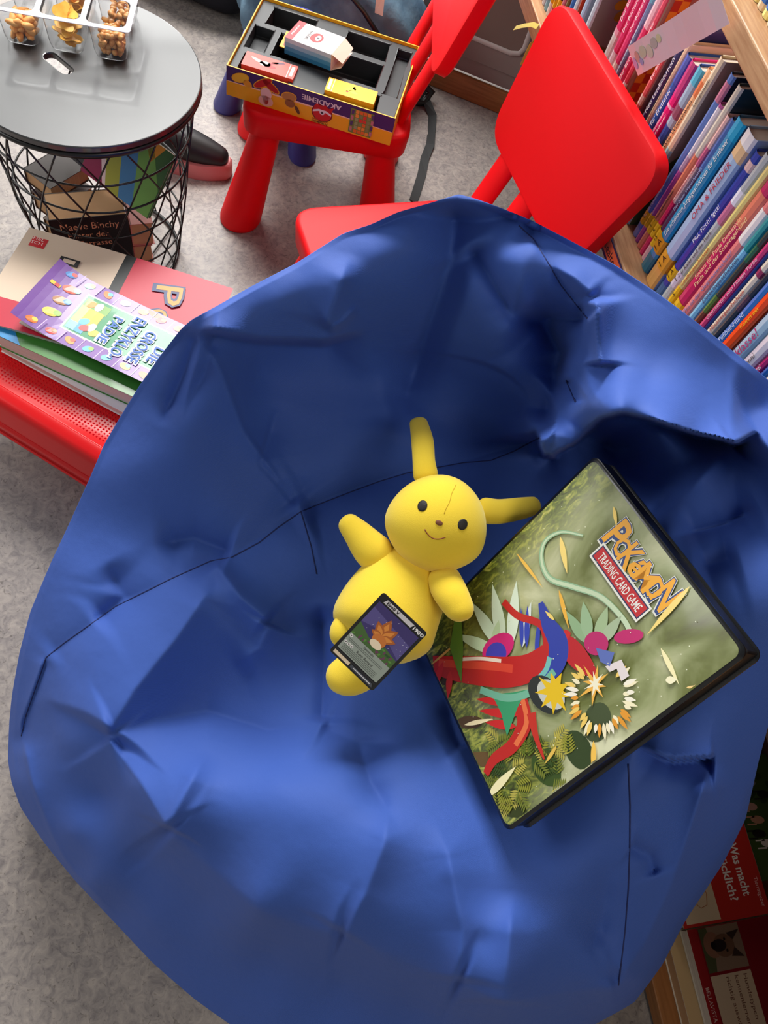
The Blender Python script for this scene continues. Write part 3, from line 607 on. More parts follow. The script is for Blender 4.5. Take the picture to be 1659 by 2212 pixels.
pack('card_deck', MBX @ T(0.204, 0.018, 0.031) @ Matrix.Rotation(math.radians(1), 4, 'Z'), 0.106, 0.044, 0.036, 'yellow card pack lying in the right well of the game box', 'card pack', d_yel, (246, 178, 24))
def d_white(m, w, d, h):
    m.poly([(0, 0), (w, 0), (w, d), (0, d)], (232, 226, 224), h+0.0003)
    m.poly([(0, 0), (0.017, 0), (0.0175, d), (0, d)], (206, 26, 40), h+0.0004)
    lettering(m, 'POKéMON', 0.008, d/2, 0.004, 0.036, (240, 200, 200), h+0.0005, 90, 0.02)
    lettering(m, 'AKADEMIE', 0.040, d/2, 0.006, 0.034, (60, 50, 56), h+0.0005, -90, 0.02)
    m.poly(ell(0.058, d/2, 0.014, 0.017), (206, 30, 36), h+0.0004); m.poly(ell(0.061, d/2, 0.006, 0.010), (240, 236, 236), h+0.0005); m.poly(ell(0.061, d/2, 0.003, 0.003), (60, 50, 56), h+0.0006)
    for k, c in enumerate([(186, 206, 214), (130, 176, 196), (70, 140, 172), (40, 116, 152)]):
        z1 = h*(1-k*0.25); z0 = h*(0.75-k*0.25); m.add([(0, -0.0003, z0), (w, -0.0003, z0), (w, -0.0003, z1), (0, -0.0003, z1)], [(0, 1, 2, 3)], c)
def p_white(r, w, d, h):
    m = MB(); m.add([(w, 0.001, h), (w, d-0.001, h), (w+0.022, d-0.006, h-0.012), (w+0.024, 0.006, h-0.014)], [(0, 1, 2, 3)], (232, 206, 186))
    m.add([(w, 0.001, 0.001), (w, d-0.001, 0.001), (w+0.02, d-0.004, 0.012), (w+0.022, 0.004, 0.012)], [(3, 2, 1, 0)], (236, 212, 190))
    o = m.build('open_flap', M_PRINT, r); md = o.modifiers.new('t', 'SOLIDIFY'); md.thickness = 0.0006
MWB = MBX @ T(0.095, 0.100, 0.062) @ Matrix.Rotation(math.radians(-11), 4, 'Z') @ Matrix.Rotation(math.radians(-4), 4, 'Y')
pack('card_carton', MWB, 0.108, 0.070, 0.034, 'white and blue card carton with open flap lying across the game box tray', 'carton', d_white, (226, 220, 216), p_white)
def d_card(m, w, d, h):
    m.poly([(0, 0), (w, 0), (w, d), (0, d)], (240, 176, 40), h+0.0002); m.poly([(0.006, 0.006), (w-0.01, 0.006), (w-0.01, d-0.006), (0.006, d-0.006)], (190, 70, 50), h+0.0003); m.poly([(0.012, 0.012), (w-0.012, 0.012), (w-0.012, d-0.016), (0.012, d-0.016)], (100, 90, 130), h+0.0004)
pack('playing_card', MBX @ T(0.080, 0.112, 0.064), 0.034, 0.056, 0.0015, 'orange bordered trading card tucked beside the white carton', 'card', d_card, (240, 176, 40))

# ---------------------------------------------------------------- round basket table
TC = Vector((-0.822, 1.143, 0)); TR = 0.214; TZ = 0.45
tb = thing('side_table', T(*TC), 'round black side table on a black wire basket holding books', 'table')
def tabletop():
    bm = bmesh.new(); n = 96
    o = [bm.verts.new((TR*math.cos(2*PI*k/n), TR*math.sin(2*PI*k/n), TZ)) for k in range(n)]
    hp = [(0.026*math.cos(a)*0+x, y) for x, y, a in []]
    # pill shaped grip slot
    ca = Vector((-0.055, -0.010)); cb = Vector((-0.015, -0.026)); d = (cb-ca).normalized(); nn = Vector((-d.y, d.x)); rr = 0.0115
    pts = [ca+rr*(-d*math.cos(t)+nn*math.sin(t)) for t in [PI/2-PI*k/10 for k in range(11)]][::-1]+[cb+rr*(d*math.cos(t)+nn*math.sin(t)) for t in [PI/2-PI*k/10 for k in range(11)]]
    h = [bm.verts.new((p.x, p.y, TZ)) for p in pts]
    es = [bm.edges.new((L[i], L[(i+1) % len(L)])) for L in (o, h) for i in range(len(L))]
    bmesh.ops.triangle_fill(bm, use_beauty=True, edges=es)
    bmesh.ops.recalc_face_normals(bm, faces=bm.faces)
    g = bmesh.ops.extrude_face_region(bm, geom=bm.faces[:]); vs = [v for v in g['geom'] if isinstance(v, bmesh.types.BMVert)]
    bmesh.ops.translate(bm, verts=vs, vec=(0, 0, -0.012)); bmesh.ops.recalc_face_normals(bm, faces=bm.faces)
    me = bpy.data.meshes.new('table_top'); bm.to_mesh(me); bm.free()
    me.materials.append(mat('black_lacquer', (34, 36, 38), 0.34, spec=0.8, coat=0.6)); ob = bpy.data.objects.new('table_top', me); C.objects.link(ob); ob.parent = tb
    b = ob.modifiers.new('bevel', 'BEVEL'); b.width = 0.002; b.segments = 2; b.limit_method = 'ANGLE'
tabletop()
def ringpts(rad, z, n=72): return [(rad*math.cos(2*PI*k/n), rad*math.sin(2*PI*k/n), z) for k in range(n)]
m = MB(); m.tube(ringpts(TR-0.004, TZ-0.019), 0.0055, 8, closed=True, up=(0, 0, 1)); m.tube(ringpts(TR-0.012, TZ-0.03), 0.003, 8, closed=True, up=(0, 0, 1)); m.build('top_rim', M_BLACKM, tb, smooth=True)
def brad(z): return 0.148+(0.200-0.148)*(z/(TZ-0.03))**0.9
m = MB()
for z in (0.006, 0.10, 0.20, 0.275, 0.345): m.tube(ringpts(brad(z)-0.002, z), 0.0021 if z > 0.01 else 0.004, 6, closed=True, up=(0, 0, 1))
for q in range(14):
    for sg in (1, -1):
        pp = []
        for k in range(15):
            z = 0.006+(TZ-0.038)*k/14; a = 2*PI*q/14+(0.95*k/14 if sg > 0 else -1.25*k/14)+(0.1 if sg < 0 else 0); R = brad(z)+0.001*sg
            pp.append((R*math.cos(a), R*math.sin(a), z))
        m.tube(pp, 0.0019, 6, up=(0, 0, 1) if False else None)
m.build('wire_basket', M_BLACKM, tb, smooth=True)
m = MB(); 
for k in range(7):
    xk = -0.132+k*0.044; yk = math.sqrt(0.146**2-xk*xk); m.tube([(xk, -yk, 0.006), (xk, yk, 0.006)], 0.002, 6)
m.build('basket_floor', M_BLACKM, tb, smooth=True)

# books thrown in the basket
def loose_book(M, w, h, th, cov, label, text=None, tcol=(230, 170, 130), spine_txt=None, pages=M_CREAM):
    """w x h cover, local z = thickness"""
    r = thing('book', M, label, 'book', 'books heaped in the wire basket'); m = MB()
    m.box(0, w, 0, h, 0, 0.0015, cov); m.box(0, w, 0, h, th-0.0015, th, cov); m.box(-0.0008, 0.0012, 0, h, 0, th, cov)
    m.build('cover', M_PRINT, r); MB().box(0.0012, w-0.003, 0.003, h-0.0005, 0.0015, th-0.0015).build('page_block', pages, r)
    if text:
        mt = MB()
        for (s_, x, y, hh, ww) in text: lettering(mt, s_, x, y, hh, ww, tcol, th+0.0004)
        if spine_txt:
            SM = Matrix([[0, 0, -1, -0.0012], [-1, 0, 0, 0], [0, 1, 0, 0], [0, 0, 0, 1]])
            for (s_, x, y, hh, ww) in spine_txt: lettering(mt, s_, x, y, hh, ww, tcol, 0, M=SM)
        mt.build('title', M_PRINT, r)
    return r
def upright(c, face, tilt=0, z0=0.02, yaw=0):
    """book standing on its foot, front cover facing direction face (xy)"""
    f = Vector((*face, 0)).normalized(); up = Vector((0, 0, 1)); x = up.cross(f)
    M = frame(Vector((c[0], c[1], z0)), x, up, f)
    return M @ Matrix.Rotation(math.radians(tilt), 4, 'X')
# thick black paperback, pages up, cover towards the camera
fv = Vector((0.61, -0.79)); nl = Vector((-0.842, 0.976)); oc = nl-fv*0.074
loose_book(upright((oc.x, oc.y), fv, 0, 0.042), 0.152, 0.168, 0.074, (24, 20, 22), 'thick black paperback standing page tops up behind the basket wires', [('Maeve Binchy', 0.076, 0.146, 0.017, 0.115), ('Hinter der', 0.070, 0.122, 0.015, 0.080), ('Terrasse', 0.080, 0.099, 0.014, 0.068)], spine_txt=[('Maeve Binchy', -0.040, 0.140, 0.010, 0.065), ('Hinter der', -0.040, 0.122, 0.010, 0.055), ('Terrasse', -0.040, 0.104, 0.010, 0.045)])
loose_book(frame((-0.965, 1.085, 0.165), (0.95, -0.30, 0), (0.30, 0.95, 0)), 0.078, 0.10, 0.035, (60, 44, 34), 'tan page block of a dark paperback in the left of the basket', pages=M_CREAM)
loose_book(frame((-0.955, 1.080, 0.105), (0.95, -0.30, 0), (0.30, 0.95, 0)), 0.072, 0.10, 0.045, (74, 40, 30), 'brown paperback beneath the tan page block', pages=M_CREAM)
loose_book(frame((-0.948, 1.085, 0.016), (0.95, -0.30, 0), (0.30, 0.95, 0)), 0.068, 0.10, 0.06, (96, 70, 50), 'worn tan paperback at the lower left of the basket', pages=M_CREAM)
r_ = loose_book(frame((-0.905, 1.150, 0.225), (0.95, -0.28, -0.1), (0.2, 0.55, 0.8)), 0.10, 0.13, 0.010, (40, 30, 40), 'dark slim book leaning in the back of the basket', pages=M_PAPER)
r_ = loose_book(frame((-0.845, 1.120, 0.225), (0.97, -0.20, -0.12), (0.12, 0.55, 0.82)), 0.17, 0.14, 0.010, (70, 110, 60), 'picture book with green, yellow and blue stripes leaning in the basket', pages=M_PAPER)
m = MB(); 
for (q, c) in [([(0, 0), (0.055, 0), (0.0, 0.12)], (150, 24, 76)), ([(0, 0.12), (0.055, 0), (0.062, 0), (0.012, 0.14), (0, 0.14)], (236, 206, 206)), ([(0.062, 0), (0.095, 0), (0.05, 0.14), (0.012, 0.14)], (170, 170, 60)), ([(0.095, 0), (0.13, 0), (0.09, 0.14), (0.05, 0.14)], (70, 130, 180)), ([(0.13, 0), (0.168, 0), (0.168, 0.06), (0.12, 0.14), (0.09, 0.14)], (120, 170, 80)), ([(0.10, 0.14), (0.13, 0.10), (0.15, 0.14)], (230, 150, 50))]: m.poly(q, c, 0.0104)
m.build('cover_print', M_PRINT, r_)
loose_book(frame((-0.7195, 1.0715, 0.016), (0.79, 0.61, 0), (-0.61, 0.79, 0)), 0.036, 0.078, 0.05, (150, 60, 60), 'red-brown paperback at the lower right of the basket', pages=M_CREAM)
loose_book(frame((-0.7195, 1.0715, 0.068), (0.79, 0.61, 0), (-0.61, 0.79, 0)), 0.040, 0.080, 0.05, (196, 110, 96), 'salmon paperback above the red-brown one', pages=M_CREAM)
loose_book(frame((-0.7195, 1.0715, 0.120), (0.79, 0.61, 0), (-0.61, 0.79, 0)), 0.046, 0.085, 0.06, (206, 130, 120), 'pink-edged paperback topmost at the right of the basket', pages=M_CREAM)

# ---------------------------------------------------------------- snack tray
TX = Vector((0.94, 0.335, 0)).normalized(); RZ = 0.522
TXv = TX; TYv = Vector((-TX.y, TX.x, 0))
MTr = frame(Vector((-0.737, 1.180, 0))-TXv*0.243, TXv, TYv, (0, 0, 1))      # origin: near left rim corner, x to the right, y away
TrayW, TrayD = 0.243, 0.185
tr = thing('snack_tray', MTr, 'clear plastic snack tray with six compartments on the black round table', 'tray')
cells = []
m = MB(); cw, cdp = 0.068, 0.078; z0 = TZ+0.0012
for i in range(3):
    for j in range(2):
        x0 = 0.010+i*0.0775; y0 = 0.010+j*0.088; x1, y1 = x0+cw, y0+cdp; cells.append((x0, x1, y0, y1))
        rings = []
        for z, s in [(RZ, 0.0), (RZ-0.006, 0.0015), (z0+0.014, 0.0045), (z0+0.003, 0.007), (z0, 0.013)]:
            rings.append([(x, y, z) for x, y in rrect(x0+s, x1-s, y0+s, y1-s, 0.013, 5)])
        m.loft(rings, cap=False); m.add(rings[-1], [tuple(range(len(rings[-1])))])
o = m.build('compartments', M_CLEAR, tr, smooth='auto'); md = o.modifiers.new('t', 'SOLIDIFY'); md.thickness = 0.0005; md.offset = 1
bm = bmesh.new(); es = []
for L in [rrect(0, TrayW, 0, TrayD, 0.006, 4)]+[rrect(a, b, c, d, 0.013, 5) for a, b, c, d in cells]:
    vs = [bm.verts.new((x, y, RZ)) for x, y in L]; es += [bm.edges.new((vs[i], vs[(i+1) % len(vs)])) for i in range(len(vs))]
bmesh.ops.triangle_fill(bm, use_beauty=True, edges=es)
me = bpy.data.meshes.new('rim'); bm.to_mesh(me); bm.free(); me.materials.append(mat('frosted_rim', (226, 222, 230), 0.2, trans=0.45, spec=0.8))
o = bpy.data.objects.new('rim', me); C.objects.link(o); o.parent = tr; md = o.modifiers.new('t', 'SOLIDIFY'); md.thickness = 0.0012; md.offset = 0
def lump(rx, ry, rz, name, mt, seed, pinch=0.15):
    rn = random.Random(seed); bm = bmesh.new(); bmesh.ops.create_icosphere(bm, subdivisions=2, radius=1)
    for v in bm.verts:
        k = 1+pinch*math.sin(3*v.co.x+seed)*math.cos(2.5*v.co.y+seed*2)+rn.uniform(-0.04, 0.04)
        v.co = Vector((v.co.x*rx*k, v.co.y*ry*k, v.co.z*rz*k))
    me = bpy.data.meshes.new(name); bm.to_mesh(me); bm.free(); me.materials.append(mt); me.polygons.foreach_set('use_smooth', [True]*len(me.polygons)); return me
M_NUT = mat('roasted_nut', (206, 132, 66), 0.45, noise=(90, (232, 178, 104), 3, 0.35, 0.65, (1, 1, 1)))
M_CHIP = mat('corn_chip', (236, 166, 50), 0.5, noise=(70, (250, 196, 84), 3, 0.3, 0.7, (1, 1, 1)))
M_PUFF = mat('curry_puff', (240, 150, 60), 0.55, noise=(60, (250, 196, 120), 3, 0.3, 0.7, (1, 1, 1)))
nuts = [lump(0.0068, 0.0052, 0.0048, 'nut', M_NUT, s) for s in range(4)]
def scatter(mesh_list, cell, count, label, cat, group, rad, layers, name, rnd):
    x0, x1, y0, y1 = cell; k = 0; per = count//layers
    for L in range(layers):
        z = TZ+0.006+rad+L*rad*1.75; nx = max(1, int(math.sqrt(per*(x1-x0)/(y1-y0)))); ny = max(1, math.ceil(per/nx)); ins = 0.0085+rad
        for a in range(nx):
            for b in range(ny):
                if k >= count: break
                u = (a+0.5+(0.25 if L % 2 else -0.1))/nx; v = (b+0.5+(0.2 if L % 2 else -0.1))/ny
                o = bpy.data.objects.new(name, rnd.choice(mesh_list)); C.objects.link(o)
                p = MTr @ Vector((x0+ins+(x1-x0-2*ins)*min(max(u+rnd.uniform(-.1, .1), 0), 1), y0+ins+(y1-y0-2*ins)*min(max(v+rnd.uniform(-.1, .1), 0), 1), z+rnd.uniform(-0.0015, 0.0015)))
                o.matrix_world = Matrix.Translation(p) @ Matrix.Rotation(rnd.random()*6, 4, 'Z') @ Matrix.Rotation(rnd.uniform(-.6, .6), 4, 'X') @ Matrix.Rotation(rnd.uniform(-.5, .5), 4, 'Y')
                tag(o, label, cat, group); k += 1
rn = random.Random(11)
# cells: right column near = 4, far = 5
scatter(nuts, cells[4], 108, 'roasted nut in the near right compartment of the clear tray', 'nut', 'roasted nuts', 0.0053, 4, 'roasted_nut', rn)
def chip_mesh(seed):
    m = MB(); n = 18; rn = random.Random(seed); rings = []
    for z in (0, 0.0012):
        rings.append([((0.017+0.005*math.cos(3*a+seed))*math.cos(a), (0.015+0.004*math.cos(3*a+seed))*math.sin(a), z+0.006*math.cos(a)*math.cos(a)) for a in [2*PI*k/n for k in range(n)]])
    m.loft(rings); o = m.build('chip', M_CHIP, None, smooth='auto'); me = o.data; bpy.data.objects.remove(o); return me
chips = [chip_mesh(s) for s in range(3)]
for k in range(16):
    x0, x1, y0, y1 = cells[2 if k < 10 else 3]; kk = k if k < 10 else k-10
    o = bpy.data.objects.new('corn_chip', chips[k % 3]); C.objects.link(o)
    p = MTr @ Vector((x0+0.026+rn.random()*0.016, y0+0.026+rn.random()*0.026, TZ+0.008+kk*0.0045))
    o.matrix_world = Matrix.Translation(p) @ Matrix.Rotation(rn.random()*6, 4, 'Z') @ Matrix.Rotation(rn.uniform(-.5, .5), 4, 'X') @ Matrix.Rotation(rn.uniform(-.4, .4), 4, 'Y')
    tag(o, 'orange corn chip in the near middle compartment' if k < 10 else 'pale corn chip in the far middle compartment', 'chip', 'corn chips near' if k < 10 else 'corn chips far')
puffs = [lump(0.011, 0.006, 0.006, 'puff', M_PUFF, s, 0.25) for s in range(3)]
scatter(puffs, cells[0], 36, 'orange snack puff in the near left compartment', 'snack', 'orange snack puffs', 0.0062, 3, 'snack_puff', rn)
scatter(nuts, cells[5], 30, 'roasted nut in the far right compartment of the clear tray', 'nut', 'roasted nuts in the far cup', 0.0055, 2, 'roasted_nut', rn)

# ---------------------------------------------------------------- red step stool with books at the left
MSt = frame(Vector((-0.820, 0.586, 0)), (0.985, -0.17, 0), (0.17, 0.985, 0), (0, 0, 1))
st = thing('plastic_stool', MSt, 'red glossy plastic step stool under the pile of open books', 'stool')
Wd, Dp, SH = 0.405, 0.345, 0.205
m = MB(); rings = []
for z, s in [(SH-0.055, -0.012), (SH-0.018, 0.0), (SH-0.006, 0.005), (SH, 0.014), (SH, 0.030), (SH-0.004, 0.033)]:
    rings.append([(x, y, z) for x, y in rrect(s, Wd-s, s, Dp-s, 0.045, 7)])
m.loft(rings, cap=False); m.add(rings[-1], [tuple(range(len(rings[-1])))]); m.build('stool_top', M_RED_G, st, smooth='auto', angle=50)
m = MB(); nxk, nyk = 46, 42
for i in range(nxk):
    for j in range(nyk):
        x = 0.045+(Wd-0.09)*i/(nxk-1); y = 0.045+(Dp-0.09)*j/(nyk-1); d = 0.0019
        m.add([(x-d, y-d, SH-0.0042), (x+d, y-d, SH-0.0042), (x+d, y+d, SH-0.0042), (x-d, y+d, SH-0.0042), (x, y, SH-0.0022)], [(0, 1, 4), (1, 2, 4), (2, 3, 4), (3, 0, 4)])
m.build('grip_texture', M_RED, st)
def apron(P0, P1, n2, h=0.06):
    """arched skirt between two corners"""
    P0 = Vector((*P0, 0)); P1 = Vector((*P1, 0)); nn = Vector((*n2, 0)); m = MB(); K = 24; lo, hi = [], []
    for k in range(K+1):
        u = k/K; p = P0.lerp(P1, u); s = math.sin(PI*u); zb = 0.0+0.125*min(1, s*4.0)**0.6
        off = 0.022*(1-(zb/(SH-0.05)))
        lo.append((p+nn*off)+Vector((0, 0, zb))); hi.append(p+nn*0.0+Vector((0, 0, SH-0.05)))
    vs = lo+hi; n = K+1; m.add(vs, [(i, i+1, n+i+1, n+i) for i in range(K)])
    o = m.build('apron', M_RED_G, st, smooth='auto'); md = o.modifiers.new('t', 'SOLIDIFY'); md.thickness = 0.004; md.offset = 0
    MB().tube(lo, 0.0042, 8).build('apron_edge', M_RED_G, o, smooth=True)
apron((0.02, -0.010), (Wd-0.02, -0.010), (0, -1)); apron((-0.010, 0.02), (-0.010, Dp-0.02), (-1, 0))
apron((0.02, Dp+0.010), (Wd-0.02, Dp+0.010), (0, 1)); apron((Wd+0.010, 0.02), (Wd+0.010, Dp-0.02), (1, 0))

# closed thick comic + open book + encyclopaedia
def pile_book(name, M, w, d, th, label, cov, draw=None, pages=M_PAPER, cat='book', top=True):
    r = thing(name, M, label, cat); m = MB(); m.box(0, w, 0, d, 0, 0.001, cov)
    if top: m.box(0, w, 0, d, th-0.001, th, cov)
    m.box(0, w, d-0.001, d, 0, th, cov)
    if draw: draw(m, w, d, th)
    m.build('cover', M_GLOSS, r); MB().box(0.002, w-0.002, 0.002, d-0.001, 0.001, th-0.001).build('page_block', pages, r); return r
def rotz(o, a, z): return Matrix.Translation((o[0], o[1], z)) @ Matrix.Rotation(math.radians(a), 4, 'Z')
pile_book('book', rotz((-0.752, 0.662), -6.5, SH), 0.30, 0.22, 0.018, 'thin white-edged book at the bottom of the pile on the red stool', (236, 230, 226))
ZB = SH+0.0185
r = pile_book('comic_book', rotz((-0.748, 0.660), -2.2, ZB), 0.335, 0.235, 0.036, 'thick green-covered book with pale page block, second in the stool pile', (60, 128, 46))
o = MB().prism([(0, 0.0), (0.05, 0.0), (0.0, 0.045)], 0.0363, 0.0368, (40, 140, 200)).build('blue_corner', M_GLOSS, r); o['label'] = 'blue printed corner of the cover'
# open book lying face down: cream back, black spine, red front
MO = rotz((-0.792, 0.668), 7.5, ZB+0.0375)
ob_ = thing('open_book', MO, 'large book lying open face down, cream back, black spine and red front cover', 'book')
def sag(x, y): return 0.006+0.004*math.sin(x*9)
def curved(m, x0, x1, y0, y1, col, k=0.0, n=8, f=sag):
    for i in range(n):
        a = x0+(x1-x0)*i/n; b = x0+(x1-x0)*(i+1)/n
        m.add([(a, y0, f(a, y0)+k), (b, y0, f(b, y0)+k), (b, y1, f(b, y1)+k), (a, y1, f(a, y1)+k)], [(0, 1, 2, 3)], col)
m = MB(); curved(m, 0, 0.187, 0, 0.232, (214, 192, 168)); curved(m, 0.187, 0.207, 0, 0.232, (22, 24, 24), n=2); curved(m, 0.207, 0.395, 0, 0.232, (190, 24, 54))
curved(m, 0.0, 0.187, 0.0, 0.06, (190, 24, 54), 0.0003)
curved(m, 0.016, 0.045, 0.190, 0.214, (200, 24, 36), 0.0003, 2)
_sg = Matrix.Translation((0, 0, 0.0115))
lettering(m, 'HEL', 0.0305, 0.207, 0.007, 0.021, (240, 220, 210), 0.0002, 90 if False else 0, M=_sg); lettering(m, 'SCH', 0.0305, 0.197, 0.007, 0.021, (240, 220, 210), 0.0002, M=_sg)
m.box(0.082, 0.118, 0.168, 0.184, 0.011, 0.0118, (24, 22, 24)); m.box(0.089, 0.111, 0.171, 0.180, 0.0115, 0.0121, (214, 192, 168))
for s_, x, y, c, h_ in [('P', 0.292, 0.166, (40, 60, 110), 0.056), ('o', 0.290, 0.116, (40, 60, 110), 0.036), ('k', 0.296, 0.072, (40, 60, 110), 0.05)]:
    lettering(m, s_, x, y, h_, h_*0.95, c, 0.0105, -78, 0.05); lettering(m, s_, x, y, h_*0.86, h_*0.8, (232, 150, 60), 0.0108, -78, 0.0)
o = m.build('cover', M_PRINT, ob_)
m = MB(); m.box(0.006, 0.183, 0.003, 0.229, -0.001, 0.004); m.box(0.211, 0.39, 0.003, 0.229, -0.001, 0.004); m.build('page_block', M_PAPER, ob_)
# purple encyclopaedia with bent soft cover on top
ME = rotz((-0.724, 0.688), -3.5, ZB+0.052)
en = thing('comic_book', ME, 'glossy purple and green encyclopaedia with blue block title, cover curling up at the left', 'book')
EW, EH = 0.33, 0.145
def curl(x, y): return 0.004+0.022*max(0, 1-x/0.09)**2+0.010*max(0, 1-y/0.05)**2*0.0+0.003*math.sin(x*40)*math.sin(y*30)*0.25
def ep(m, x0, x1, y0, y1, col, k): 
    nx, ny = max(1, int((x1-x0)/0.012)), max(1, int((y1-y0)/0.02))
    for i in range(nx):
        for j in range(ny):
            a, b = x0+(x1-x0)*i/nx, x0+(x1-x0)*(i+1)/nx; c, d = y0+(y1-y0)*j/ny, y0+(y1-y0)*(j+1)/ny
            m.add([(a, c, curl(a, c)+k), (b, c, curl(b, c)+k), (b, d, curl(b, d)+k), (a, d, curl(a, d)+k)], [(0, 1, 2, 3)], col)
m = MB(); ep(m, 0, EW, 0, EH, (124, 76, 160), 0); ep(m, 0.072, EW, 0.028, EH-0.028, (250, 246, 240), 0.0002); ep(m, 0.075, EW, 0.031, EH-0.031, (20, 140, 84), 0.0004)
ep(m, 0.078, 0.125, 0.088, 0.108, (120, 170, 70), 0.0006); ep(m, 0.078, 0.122, 0.045, 0.09, (242, 190, 40), 0.0007); ep(m, 0.078, 0.11, 0.034, 0.052, (70, 160, 216), 0.0008)
rn = random.Random(9)
def eb(x, y, rx, ry, a, c, k): m.add([(p[0], p[1], curl(p[0], p[1])+k) for p in ell(x, y, rx, ry, a, 12)], [tuple(range(12))], c)
for x, y in [(0.10, 0.06), (0.108, 0.048), (0.118, 0.055), (0.09, 0.098), (0.105, 0.10), (0.128, 0.046)]: eb(x, y, 0.010, 0.007, rn.random()*90, rn.choice([(240, 240, 236), (220, 60, 50), (90, 180, 220), (240, 150, 50), (240, 210, 60)]), 0.001)
cs = [(226, 120, 40), (220, 50, 40), (240, 150, 60), (90, 190, 220), (120, 200, 190), (240, 210, 80), (176, 116, 60), (230, 80, 40), (150, 200, 70), (60, 140, 210), (110, 190, 150), (240, 120, 30), (230, 226, 210)]
k = 0
for y in (0.013, EH-0.013):
    for i in range(9):
        x = 0.03+i*0.036; eb(x, y, 0.010, 0.0065, rn.random()*60-30, cs[k % 13], 0.0006); eb(x+0.004, y+0.003, 0.005, 0.004, 0, cs[(k+5) % 13], 0.0008); k += 1
        m.add([(x+0.017, y-0.013, curl(x, y)+0.0004), (x+0.0185, y-0.013, curl(x, y)+0.0004), (x+0.0225, y+0.013, curl(x, y)+0.0004), (x+0.021, y+0.013, curl(x, y)+0.0004)], [(0, 1, 2, 3)], (206, 180, 226))
for y in (0.045, 0.075, 0.105): eb(0.045, y, 0.014, 0.009, 20, cs[k % 13], 0.0008); eb(0.055, y+0.004, 0.007, 0.006, 20, cs[(k+3) % 13], 0.001); k += 1
ep(m, 0.012, 0.030, 0.094, 0.101, (236, 200, 30), 0.0009); ep(m, 0.020, 0.028, 0.094, 0.101, (200, 40, 30), 0.0012)
m.build('cover', M_GLOSS, en)
m = MB()
for s_, x, y, wd in [('PÄDIE', 0.150, 0.066, 0.062), ('ENZYKLO-', 0.182, 0.066, 0.098), ('GROSSE', 0.214, 0.062, 0.074), ('DIE', 0.244, 0.058, 0.036)]:
    lettering(m, s_, x, y, 0.0245, wd+0.006, (250, 252, 255), 0.0062, -90, 0.07); lettering(m, s_, x, y, 0.020, wd, (20, 96, 186), 0.0072, -90, 0.012)
lettering(m, 'POKéMON', 0.285, 0.07, 0.024, 0.085, (40, 60, 110), 0.0062, -90, 0.05); lettering(m, 'POKéMON', 0.285, 0.07, 0.019, 0.078, (240, 190, 40), 0.0072, -90, 0.0)
m.build('title', M_PRINT, en)
m = MB(); m.box(0.01, EW, 0.002, EH-0.002, 0.0, 0.0035); m.build('page_block', M_PAPER, en)

# ---------------------------------------------------------------- things on the floor at the back
M_DENIM = mat('blue_mottled_cloth', (64, 92, 116), 0.8, noise=(14, (104, 134, 154), 4, 0.35, 0.7, (1, 1, 1)), bump=(30, 0.3, 0.01))
M_NAVY = mat('dark_navy_cloth', (18, 18, 30), 0.85, bump=(20, 0.3, 0.01))
def blob_obj(name, c, r3, mt, label=None, cat=None, seed=0, amp=0.06, parent=None, zmin=0.0, rotd=0):
    bm = bmesh.new(); bmesh.ops.create_icosphere(bm, subdivisions=5, radius=1)
    R = Matrix.Rotation(math.radians(rotd), 3, 'Z')
    for v in bm.verts:
        p = v.co.copy(); k = 1+amp*(math.sin(3.1*p.x+seed)*math.cos(4*p.y+seed)+0.5*math.sin(7*p.z+5*p.x+seed)+0.4*math.sin(9*p.y+seed))
        q = R @ Vector((math.copysign(abs(p.x)**0.8, p.x)*r3[0]*k, math.copysign(abs(p.y)**0.8, p.y)*r3[1]*k, p.z*r3[2]*k))
        v.co = q+Vector(c); v.co.z = max(v.co.z, zmin)
    me = bpy.data.meshes.new(name); bm.to_mesh(me); bm.free(); me.materials.append(mt); me.polygons.foreach_set('use_smooth', [True]*len(me.polygons))
    o = bpy.data.objects.new(name, me); C.objects.link(o)
    if parent: o.parent = parent
    if label: tag(o, label, cat)
    return o
bp_ = thing('backpack', Matrix(), 'mottled blue backpack with black piping standing behind the game box', 'backpack')
blob_obj('bag_body', (-0.64, 2.02, 0.16), (0.26, 0.13, 0.17), M_DENIM, seed=1, parent=bp_, rotd=8)
pp = [(-0.72, 1.96, 0.325), (-0.60, 1.915, 0.318), (-0.52, 1.90, 0.28), (-0.46, 1.91, 0.22), (-0.42, 1.93, 0.14), (-0.40, 1.95, 0.04)]
MB().tube(pp, 0.006, 10).build('piping', M_BLACK, bp_, smooth=True)
MB().tube([(-0.66, 2.03, 0.34), (-0.55, 2.02, 0.335), (-0.45, 2.03, 0.27), (-0.40, 2.04, 0.18)], 0.006, 10).build('piping', M_BLACK, bp_, smooth=True)
m = MB(); m.tube([(-0.40, 2.06, 0.03), (-0.365, 2.07, 0.05), (-0.335, 2.08, 0.03), (-0.345, 2.05, 0.012), (-0.385, 2.03, 0.012)], 0.012, 10, closed=True); m.build('buckle', M_BLACK, bp_, smooth=True)
vs, fs = strip([(-0.39, 2.10, 0.03), (-0.345, 2.06, 0.02), (-0.305, 2.02, 0.006), (-0.285, 1.95, 0.003), (-0.272, 1.90, 0.006), (-0.268, 1.84, 0.003), (-0.256, 1.78, 0.002), (-0.246, 1.70, 0.002), (-0.243, 1.665, 0.002)], 0.024, [(0.5, 0.8, 0), (0.8, 0.6, 0.2), (0.95, 0.2, 0.4), (1, 0, 0.5), (1, 0.1, 0.25), (1, 0.1, 0.1), (1, 0.1, 0), (1, 0.1, 0), (1, -0.3, 0)])
o = MB().add(vs, fs).build('strap', mat('black_webbing', (26, 27, 28), 0.7), bp_); md = o.modifiers.new('t', 'SOLIDIFY'); md.thickness = 0.0015
